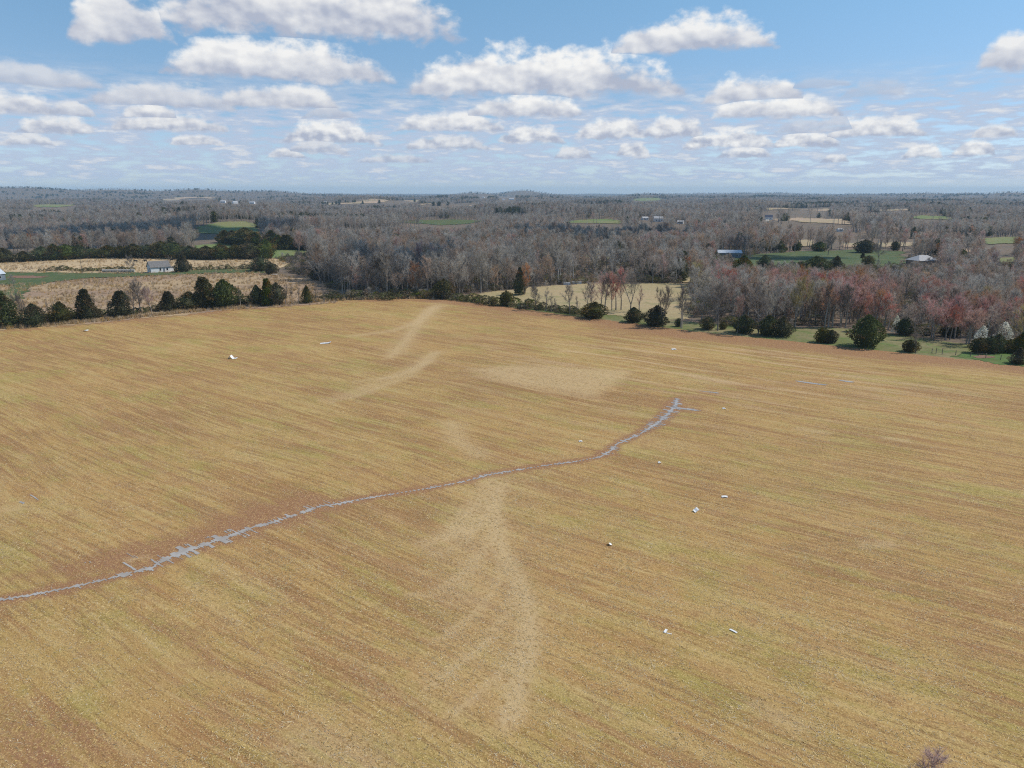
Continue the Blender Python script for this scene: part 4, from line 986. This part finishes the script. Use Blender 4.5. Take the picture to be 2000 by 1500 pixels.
gn_stuff('undergrowth', np.stack([ux, uy, uz], -1), rg.integers(0, 4, un), np.stack([0 * ux, 0 * ux, rg.uniform(0, 6.28, un)], -1), np.stack([us_, us_, us_], -1), UNDP)
print('near woods', int(nr_.sum()), 'undergrowth', un)
x, y, z, r, H, idx, s, wfac, P = (a_[~nr_] for a_ in (x, y, z, r, H, idx, s, wfac, P)); n = len(x)
gn_stuff('far_woods', P, idx, np.stack([0 * x, 0 * x, rg.uniform(0, 6.28, n)], -1), np.stack([s * wfac, s * wfac, s], -1), FARP)
print('far trees', n)

# ---------------------------------------------------------------- dry standing grass and crop residue
GRP = bpy.data.collections.new('grass_models')
for k in range(4):
    rq = np.random.default_rng(60 + k); mb = MB()
    for _ in range(26):
        a, rr = rq.uniform(0, 6.28), rq.uniform(0, .45); b0 = np.array((rr * math.cos(a), rr * math.sin(a), 0)); h = rq.uniform(.5, 1.1)
        tip = b0 + np.array((rq.normal(0, .2), rq.normal(0, .2), h)); w = unit(np.array((rq.normal(), rq.normal(), 0))) * .035
        mb.face((b0 - w, b0 + w, tip), 0)
    o = bpy.data.objects.new(f'g{k}', mb.mesh(f'g{k}', [M['sedge']])); GRP.objects.link(o)
def fill(poly, n, cond=None):
    P = np.array(poly); out = np.zeros((0, 2))
    q_ = rg.uniform(0, 1, (n * 4, 2)) * (P.max(0) - P.min(0)) + P.min(0)
    q_ = q_[inpoly(q_[:, 0], q_[:, 1], poly)]
    return q_[:n]
G1 = fill(wp(PX['weeds']), 9000); G2 = fill(wp(PX['hay']), 6000)
le = np.concatenate([np.array(EDGE_L[i]) + (np.array(EDGE_L[i + 1]) - np.array(EDGE_L[i])) * rg.uniform(0, 1, (160, 1)) for i in range(len(EDGE_L) - 1)]) + rg.normal(0, .7, (160 * (len(EDGE_L) - 1), 2))
Gp = np.concatenate([G1, G2, le]); n = len(Gp)
Gp = Gp[(vnoise(Gp[:, 0] / 9, Gp[:, 1] / 9, 2) + rg.uniform(-.3, .3, n)) > .38]; n = len(Gp)
sz = rg.uniform(.6, 1.5, n)
gn_stuff('dry_grass', np.stack([Gp[:, 0], Gp[:, 1], terrain(Gp[:, 0], Gp[:, 1])], -1), rg.integers(0, 4, n), np.stack([np.zeros(n), np.zeros(n), rg.uniform(0, 6.28, n)], -1), np.stack([sz, sz, sz], -1), GRP)
STP = bpy.data.collections.new('residue_models')
for k in range(4):
    rq = np.random.default_rng(90 + k); L = (.16, .24, .34, .13)[k]; w = (.030, .030, .024, .045)[k]; bnd = rq.uniform(-.02, .02)
    v = [(-L / 2, -w / 2, .0), (-L / 2, w / 2, .008), (0, w / 2 + bnd, .022), (0, -w / 2 + bnd, .014), (L / 2, w / 2, .008), (L / 2, -w / 2, .0)]
    o = bpy.data.objects.new(f's{k}', mesh_of(f's{k}', v, [(0, 3, 2, 1), (3, 5, 4, 2)], [M['straw']])); STP.objects.link(o)
N_ = 420000
rr = np.sqrt(rg.uniform(34 ** 2, 175 ** 2, N_ * 2)); aa = rg.uniform(math.radians(-42), math.radians(42), N_ * 2)
pk = rg.uniform(0, 1, N_ * 2) < np.clip((75 / rr) ** 1.3, .12, 1)
sx, sy = rr[pk] * np.sin(aa[pk]), rr[pk] * np.cos(aa[pk])
cl = vnoise(sx / 3, sy / 3, 71) * .6 + vnoise(sx / .8, sy / .8, 72) * .4
kp = (cl + rg.uniform(-.35, .35, len(sx)) > .5) & inpoly(sx, sy, FIELD) & (rg.uniform(0, 1, len(sx)) > soil_fn(sx, sy))
sx, sy = sx[kp], sy[kp]; n = len(sx)
sc = rg.uniform(.5, 1.25, n)
gn_stuff('crop_residue', np.stack([sx, sy, terrain(sx, sy) + .06], -1), rg.integers(0, 4, n), np.stack([rg.normal(0, .15, n), rg.normal(0, .2, n), rg.uniform(0, 6.28, n)], -1), np.stack([sc, sc, sc], -1), STP)
print('residue', n)

# ---------------------------------------------------------------- buildings
def gable_house(name, px, py, L, Wd, hw, hr, rz, wall, roof, label, cat, windows=(), door=None, eave=.35, chimney=False, hip=0.0):
    x_, y_, z_ = at(px, py)
    o = empty(name, (x_, y_, z_ + .1), rz); tag(o, label, cat)
    w_ = MB(); l, d = L / 2, Wd / 2
    w_.face(((-l, -d, -.4), (l, -d, -.4), (l, -d, hw), (-l, -d, hw))); w_.face(((l, d, -.4), (-l, d, -.4), (-l, d, hw), (l, d, hw)))
    rt = hw + hr
    if hip: w_.face(((-l, d, -.4), (-l, -d, -.4), (-l, -d, hw), (-l, d, hw))); w_.face(((l, -d, -.4), (l, d, -.4), (l, d, hw), (l, -d, hw)))
    else:
        w_.face(((-l, d, -.4), (-l, -d, -.4), (-l, -d, hw), (-l, 0, rt), (-l, d, hw))); w_.face(((l, -d, -.4), (l, d, -.4), (l, d, hw), (l, 0, rt), (l, -d, hw)))
    w_.build('wall', M[wall], o)
    rf = MB(); e = eave; k = hr / d; th = .16
    if hip:
        rl = l - hip
        A = [(-l - e, -d - e, hw - e * k + .02), (l + e, -d - e, hw - e * k + .02), (l + e, d + e, hw - e * k + .02), (-l - e, d + e, hw - e * k + .02), (-rl, 0, rt), (rl, 0, rt)]
        for q_ in ((0, 1, 5, 4), (1, 2, 5), (2, 3, 4, 5), (3, 0, 4), (3, 2, 1, 0)): rf.face([A[i] for i in q_])
    else:
        for sg in (-1, 1):
            a0 = (-l - e, sg * (d + e), hw - e * k + .03); a1 = (l + e, sg * (d + e), hw - e * k + .03); a2 = (l + e, 0, rt + .03); a3 = (-l - e, 0, rt + .03)
            up = lambda p_: (p_[0], p_[1], p_[2] + th)
            rf.face([up(p_) for p_ in (a0, a1, a2, a3)]); rf.face((a3, a2, a1, a0)); rf.face((a0, a1, up(a1), up(a0))); rf.face((a1, a2, up(a2), up(a1))); rf.face((a3, a0, up(a0), up(a3)))
    ro = rf.build('roof', M[roof], o)
    if chimney:
        c_ = MB(); c_.box((l * .2, -.3, rt - .3), (l * .2 + .6, .3, rt + .9)); c_.build('chimney', M['brick'], ro)
    for side, u, h0, ww, hh in windows:
        wb, fr = MB(), MB()
        def put(mb, grow, dep):
            a, b_ = u - ww / 2 - grow, u + ww / 2 + grow; z0, z1 = h0 - grow, h0 + hh + grow
            if side == 'front': mb.box((a, -d - dep, z0), (b_, -d + .05, z1))
            elif side == 'left': mb.box((-l - dep, a, z0), (-l + .05, b_, z1))
        put(fr, .09, .04); put(wb, 0, .07)
        f_ = fr.build('window', M['white_paint'], o); wb.build('pane', M['glass'], f_)
    if door:
        u, ww, hh = door; db = MB(); db.box((u - ww / 2, -d - .05, 0), (u + ww / 2, -d + .03, hh)); do = db.build('door', M['shed_wall'], o)
        hb = MB(); hb.box((u + ww * .32, -d - .09, hh * .48), (u + ww * .38, -d - .052, hh * .53)); hb.build('handle', M['wire'], do)
    return o
hs = gable_house('farmhouse', 311, 531.5, 9.6, 6.6, 2.9, 2.7, math.radians(42), 'white_paint', 'shingle', 'small white farmhouse with grey gable roof below the pale hay field', 'house',
                 windows=[('front', -.2, 1.0, .8, 1.3), ('front', 3.2, 1.0, .8, 1.2), ('left', -1.6, .9, .75, 1.5), ('left', 1.5, .9, .75, 1.5), ('left', 0, 3.6, .6, .9)], door=(1.6, .95, 2.1))
ln = MB(); ln.box((4.83, -2.6, -.3), (6.6, 1.0, 2.3)); ln.box((4.83, -2.85, 2.3), (6.85, 1.2, 2.45), 1); ln.build('lean_to', [M['white_paint'], M['shingle']], hs)
gable_house('shed', 1423, 503, 14.6, 8, 3.2, 1.5, math.radians(-6), 'shed_wall', 'metal_roof', 'long low shed with pale blue metal roof at the left of the lawn', 'shed', windows=[('front', -4, 1.3, 1.2, .9), ('front', 4.6, 1.3, 1.2, .9)], door=(1.0, 3.0, 2.6), eave=.5)
gable_house('bungalow', 1800, 516, 14, 10, 2.8, 2.7, math.radians(14), 'brick', 'shingle_pale', 'brick bungalow with pale grey hipped roof seen through bare trees', 'house', windows=[('front', -4.2, 1, 1.4, 1.2), ('front', 3.6, 1, 1.6, 1.2)], door=(.2, 1, 2.1), eave=.6, hip=4.4, chimney=True)
gable_house('hilltop_house', 1501, 428.5, 13, 9, 4.2, 3.8, math.radians(-12), 'white_paint', 'shingle_navy', 'white house with navy roof on the far hill at the top of a pale drive', 'house', windows=[('front', -3.5, 1, 1.3, 1.6), ('front', 3.5, 1, 1.3, 1.6)], door=(0, 1.2, 2.2), eave=.5)
gable_house('barn', -18, 549, 9, 8, 3.2, 2.6, math.radians(70), 'shed_wall', 'metal_roof', 'grey roofed barn cut by the left border beside the red dirt yard', 'barn', windows=[('front', 2, 1.2, 1, 1)], door=(-1, 2.4, 2.4))
FARH = [(999, 390.5, 22, 12, 0.2, 'bright white farmhouse on the far middle ridge'), (983, 391, 10, 8, .4, 'tiny white outbuilding left of the ridge farmhouse'), (944, 386.5, 18, 10, -.2, 'white far house left of the ridge farmhouse'), (459, 397.5, 16, 12, .8, 'white gabled far house among the left hand hamlet'), (436, 396, 16, 10, .1, 'pale roofed far house left of the white gabled one'), (493, 398, 18, 9, -.1, 'low pale far house at the right end of the hamlet'),
        (636, 395.5, 8, 8, .1, 'tiny white far house left of the tan far field'), (1259, 430, 9, 7, .3, 'white speck of a house in the grey woods, the left one of three'), (1286, 433, 14, 7, 0, 'long pale house in the grey woods, the middle one of three'), (1329, 437, 8, 6, -.3, 'small pale house in the grey woods, the right one of three'), (1640, 452, 5, 4, .2, 'white speck of a house below the dry hill field'), (1675, 453, 4.5, 3, -.2, 'pale trailer right of the white speck below the dry hill field')]
for px, py, L, Wd, rz, lb in FARH:
    gable_house('far_house', px, py, L, Wd, min(5.0, L * .34), min(3.2, L * .2), rz, 'white_paint', 'shingle_pale', lb, 'house', windows=[('front', -L * .25, 1, 1.4, 1.6), ('front', L * .25, 1, 1.4, 1.6)], door=(0, 1.2, 2.2))

# ---------------------------------------------------------------- small things
def sheet(px, py, L, Wd, rz, prof, label, name='debris_sheet', lift=.06, tilt=0.0, zz=None, colr='debris'):
    """a bent piece of white sheet lying in the field; prof = heights along its length"""
    x_, y_, z_ = at(px, py); n = len(prof); th = .02; mb = MB()
    top = [[((k / (n - 1) - .5) * L, s_ * Wd / 2 * (1 - .12 * abs(math.sin(k * 2.1 + s_))), prof[k] + th + s_ * tilt) for s_ in (-1, 1)] for k in range(n)]
    bot = [[(a[0], a[1], a[2] - th) for a in r_] for r_ in top]
    for k in range(n - 1):
        a, b_, c_, d_ = top[k][0], top[k + 1][0], top[k + 1][1], top[k][1]; e, f_, g_, h_ = bot[k][0], bot[k + 1][0], bot[k + 1][1], bot[k][1]
        mb.face((a, b_, c_, d_)); mb.face((h_, g_, f_, e)); mb.face((e, f_, b_, a)); mb.face((d_, c_, g_, h_))
    mb.face((top[0][0], top[0][1], bot[0][1], bot[0][0])); mb.face((top[-1][1], top[-1][0], bot[-1][0], bot[-1][1]))
    o = mb.build(name, M[colr], None, (x_, y_, (z_ if zz is None else zz) + lift + abs(tilt))); o.rotation_euler = (0, 0, rz)
    return tag(o, label, 'debris', 'white sheets blown across the field')
sheet(168, 647, 1.3, 1.5, .1, (.05, .25, .3, .2), 'small white sheet near the left hedgerow cedars, alone on brown soil')
sheet(455, 701, 2.1, 1.0, -.15, (0, .55, .75, .5, .1, 0, .05, .12, .1), 'large humped white sheet with a raised left end in the left part of the field', tilt=.06)
sheet(636, 671, 2.9, 1.6, .2, (.02, .05, .1, .1, .12, .4), 'long flat white sheet with an upturned right tip beyond the humped one')
sheet(1316, 683, 1.2, 1.3, 0, (.05, .15, .1), 'white scrap near the far right verge of the field')
sheet(1134, 863, .6, .35, 0, (.02, .08, .02), 'tiny white scrap just above the winding puddle', tilt=.03)
sheet(1288, 905, .45, .4, .4, (.03, .12, .03), 'tiny white scrap below the right bend of the puddle', tilt=.04)
sheet(1414, 799, .6, .7, 0, (.05, .15, .05), 'tiny white scrap right of the wide puddle end')
sheet(1415, 972, .8, .4, -.1, (.03, .1, .06), 'thin white strip right of the folded cream scrap', tilt=.04)
sheet(1359, 1000, .7, .55, .5, (.03, .06, .22, .28), 'folded cream and white scrap left of the thin strip', tilt=.08)
sheet(1191, 1065, .45, .35, 2.1, (.02, .18, .05), 'crumpled silvery scrap in the middle of the field', tilt=.06)
o = sheet(1300, 1234, .62, .26, 1.05, (.03, .05, .05, .03), 'bent white strip shaped like a chevron, left of the straight white strip')
x_, y_, z_ = at(1299, 1234)
sb = MB(); sb.box((-.31, -.62, 0), (-.22, -.13, .03)); so = sb.build('folded_flap', M['debris'], o); so.rotation_euler = (0, 0, 0.15)
sheet(1432, 1234, .80, .22, -.85, (.03, .05, .05, .03), 'straight white strip, the right one of the two near strips')
sheet(570, 611, .3, .35, 0, (.05, .1), 'white speck close to the left field edge')
sheet(536, 538, 3.2, 2.0, -.1, (.5, .6, .6, .55), 'pale slab lying at the end of the narrow lawn', name='slab')
k, (x_, y_) = mpp(1015, 576)
sheet(1013, 576, 1.3, .9, .1, (.1, .25, .2), 'white sheet caught in the top of the ivy covered tree', zz=float(terrain(x_, y_)) + 49 * k)
for px, py, L, h, lb in ((1107, 556, 2.9, .8, 'left of two low white walls at the far edge of the tan pasture'), (1126, 554.5, 4.2, .9, 'right of two low white walls at the far edge of the tan pasture')):
    x_, y_, z_ = at(px, py); mb = MB(); mb.box((-L / 2, -.2, -.3), (L / 2, .2, h)); mb.box((-L / 2 - .06, -.26, h), (L / 2 + .06, .26, h + .08))
    for u in np.linspace(-L / 2, L / 2, 4): mb.box((u - .12, -.28, -.3), (u + .12, -.202, h - .05))
    o = mb.build('low_wall', M['white_paint'], None, (x_, y_, z_ + .15)); tag(o, lb, 'wall', 'low white walls')
for i in range(10):      # wrapped bales in a line
    px = 203 + i * 6.4; x_, y_, z_ = at(px, 532.5); mb = MB()
    R = .78; n = 14
    ring = [(math.cos(6.283 * j / n) * R, math.sin(6.283 * j / n) * R) for j in range(n)]
    for (y0, r0), (y1, r1) in (((-.74, .86), (-.66, 1)), ((-.66, 1), (.66, 1)), ((.66, 1), (.74, .86))):
        for j in range(n):
            a, b_ = ring[j], ring[(j + 1) % n]
            mb.face(((y0, a[0] * r0, a[1] * r0), (y0, b_[0] * r0, b_[1] * r0), (y1, b_[0] * r1, b_[1] * r1), (y1, a[0] * r1, a[1] * r1)))
    mb.face([(-.74, a * .86, b_ * .86) for a, b_ in ring]); mb.face([(.74, a * .86, b_ * .86) for a, b_ in ring][::-1])
    o = mb.build('hay_bale', M['bale'], None, (x_, y_, z_ + .95)); o.rotation_euler = (0, 0, RNG.uniform(-.1, .1))
    tag(o, f'grey round bale, {nth(i)} from the left in the line beside the white farmhouse', 'hay bale', 'round bales in a line')
x_, y_, z_ = at(161, 536); ob = empty('utility_pole', (x_, y_, z_)); tag(ob, 'thin wooden utility pole behind the bale line', 'pole')
mb = MB(); mb.tube([(0, 0, -.5), (0, 0, 8.6)], [.14, .10], 7); mb.build('pole', M['wood_post'], ob)
mb = MB(); mb.box((-.9, -.06, 7.9), (.9, .06, 8.05)); mb.build('crossarm', M['wood_post'], ob)
def cow(px, py, rz, label):
    x_, y_, z_ = at(px, py); mb = MB()
    mb.tube([(-.95, 0, 1.02), (-.8, 0, 1.05), (-.3, 0, .98), (.3, 0, .98), (.75, 0, 1.05), (1.0, 0, 1.1), (1.28, 0, 1.0), (1.5, 0, .72), (1.66, 0, .52)], [.16, .36, .42, .43, .38, .26, .19, .17, .09], 9)
    for lx, ly in ((-.72, -.2), (-.72, .2), (.62, -.2), (.62, .2)): mb.tube([(lx, ly, .95), (lx - .04, ly, .5), (lx, ly, 0)], [.15, .08, .07], 6)
    mb.tube([(-.98, 0, 1.15), (-1.08, 0, .8), (-1.06, 0, .45)], [.04, .03, .05], 4); mb.tube([(1.36, -.1, .9), (1.36, -.32, .93)], [.07, .03], 4); mb.tube([(1.36, .1, .9), (1.36, .32, .93)], [.07, .03], 4)
    o = mb.build('cow', M['hide'], None, (x_, y_, z_ + .16)); o.rotation_euler = (0, 0, rz); tag(o, label, 'cow', 'cattle in the hay field')
cow(264.5, 513, .1, 'black cow in the hay field above the bare yard tree'); cow(284, 512, 3.2, 'black cow in the hay field up left of the farmhouse roof'); cow(336, 510.5, .2, 'black cow in the hay field up right of the farmhouse roof')
# wire fence along the right verge
FP = [(1820, 690), (1828, 690.5), (1840, 692), (1866, 694), (1895, 697.5), (1925, 700), (1954, 703.5), (1975, 706), (2010, 710), (2050, 714)]
x_, y_, z_ = at(*FP[0]); fo = empty('wire_fence', (x_, y_, z_)); tag(fo, 'wire fence on thin wooden posts along the bright grass at the right', 'fence')
tops = []
for i, p_ in enumerate(FP):
    a, b_, c_ = at(*p_); q_ = np.array((a - x_, b_ - y_, c_ - z_)); hgt = 1.3 + (.25 if i in (1, 2) else 0); mb = MB()
    lean = RNG.uniform(-.06, .06)
    mb.tube([q_ + (0, 0, -.3), q_ + (lean, 0, hgt)], [.09, .075], 6); mb.build('post', M['wood_post'], fo); tops.append((q_, lean))
for h in (.35, .75, 1.15):
    mb = MB(); mb.tube([q_ + np.array((l_ * h, -.09, h)) for q_, l_ in tops], [.012] * len(tops), 3, 0, False); mb.build('wire', M['wire'], fo)
px_, py_ = 683, 585
for px_, py_, lb in ((664, 587.5, 'grey fence post at the wood edge left of the forked oak'), (771, 584.5, 'pale double post stub below the forked oak')):
    x_, y_, z_ = at(px_, py_); mb = MB(); mb.tube([(0, 0, -.2), (.03, 0, 1.5)], [.14, .11], 7)
    tag(mb.build('fence_post', M['wood_post'], None, (x_, y_, z_)), lb, 'post')

# ---------------------------------------------------------------- the cumulus overhead whose shadow darkens the woods
def cloud(cx, cy, cz, rx, ry, rz_, seed, name='cumulus_cloud'):
    import bmesh
    rq = np.random.default_rng(seed); V_, F_ = [], []
    bm = bmesh.new(); bmesh.ops.create_icosphere(bm, subdivisions=3, radius=1)
    sv = np.array([v.co[:] for v in bm.verts]); sf = np.array([[v.index for v in f_.verts] for f_ in bm.faces]); bm.free()
    for k in range(34):
        a, q_ = rq.uniform(0, 6.28), math.sqrt(rq.uniform(0, 1)); s_ = rq.uniform(.16, .34) * (1.1 - .5 * q_)
        c_ = np.array((math.cos(a) * q_ * rx * .85, math.sin(a) * q_ * ry * .85, rz_ * rq.uniform(0, .7) * (1 - q_ * .6)))
        d_ = 1 + .25 * (vnoise(sv[:, 0] * 3 + k, sv[:, 1] * 3 + sv[:, 2] * 2, k) - .5)
        p_ = sv * d_[:, None] * np.array((rx, ry, (rx + ry) * .4)) * s_ + c_
        p_[:, 2] = np.maximum(p_[:, 2], -6 + 3 * vnoise(p_[:, 0] / 30, p_[:, 1] / 30, 3))
        F_.append(sf + sum(len(v_) for v_ in V_)); V_.append(p_)
    o = link(name, mesh_of(name, np.concatenate(V_), np.concatenate(F_), M['cloud'], smoothf=True), None, (cx, cy, cz))
    return tag(o, kind='structure')
def over(px, depth, alt):
    x_ = (px - 1000) / FPX * depth; k_ = alt / math.tan(SUN_EL)
    return x_ + math.sin(SUN_AZ) * k_, depth + math.cos(SUN_AZ) * k_, alt
cloud(*over(320, 680, 900), 125, 190, 70, 3)
cloud(*over(1170, 600, 900), 78, 105, 50, 4)
cloud(*over(1520, 478, 900), 48, 26, 26, 5)
cloud(*over(735, 330, 900), 30, 46, 26, 6)
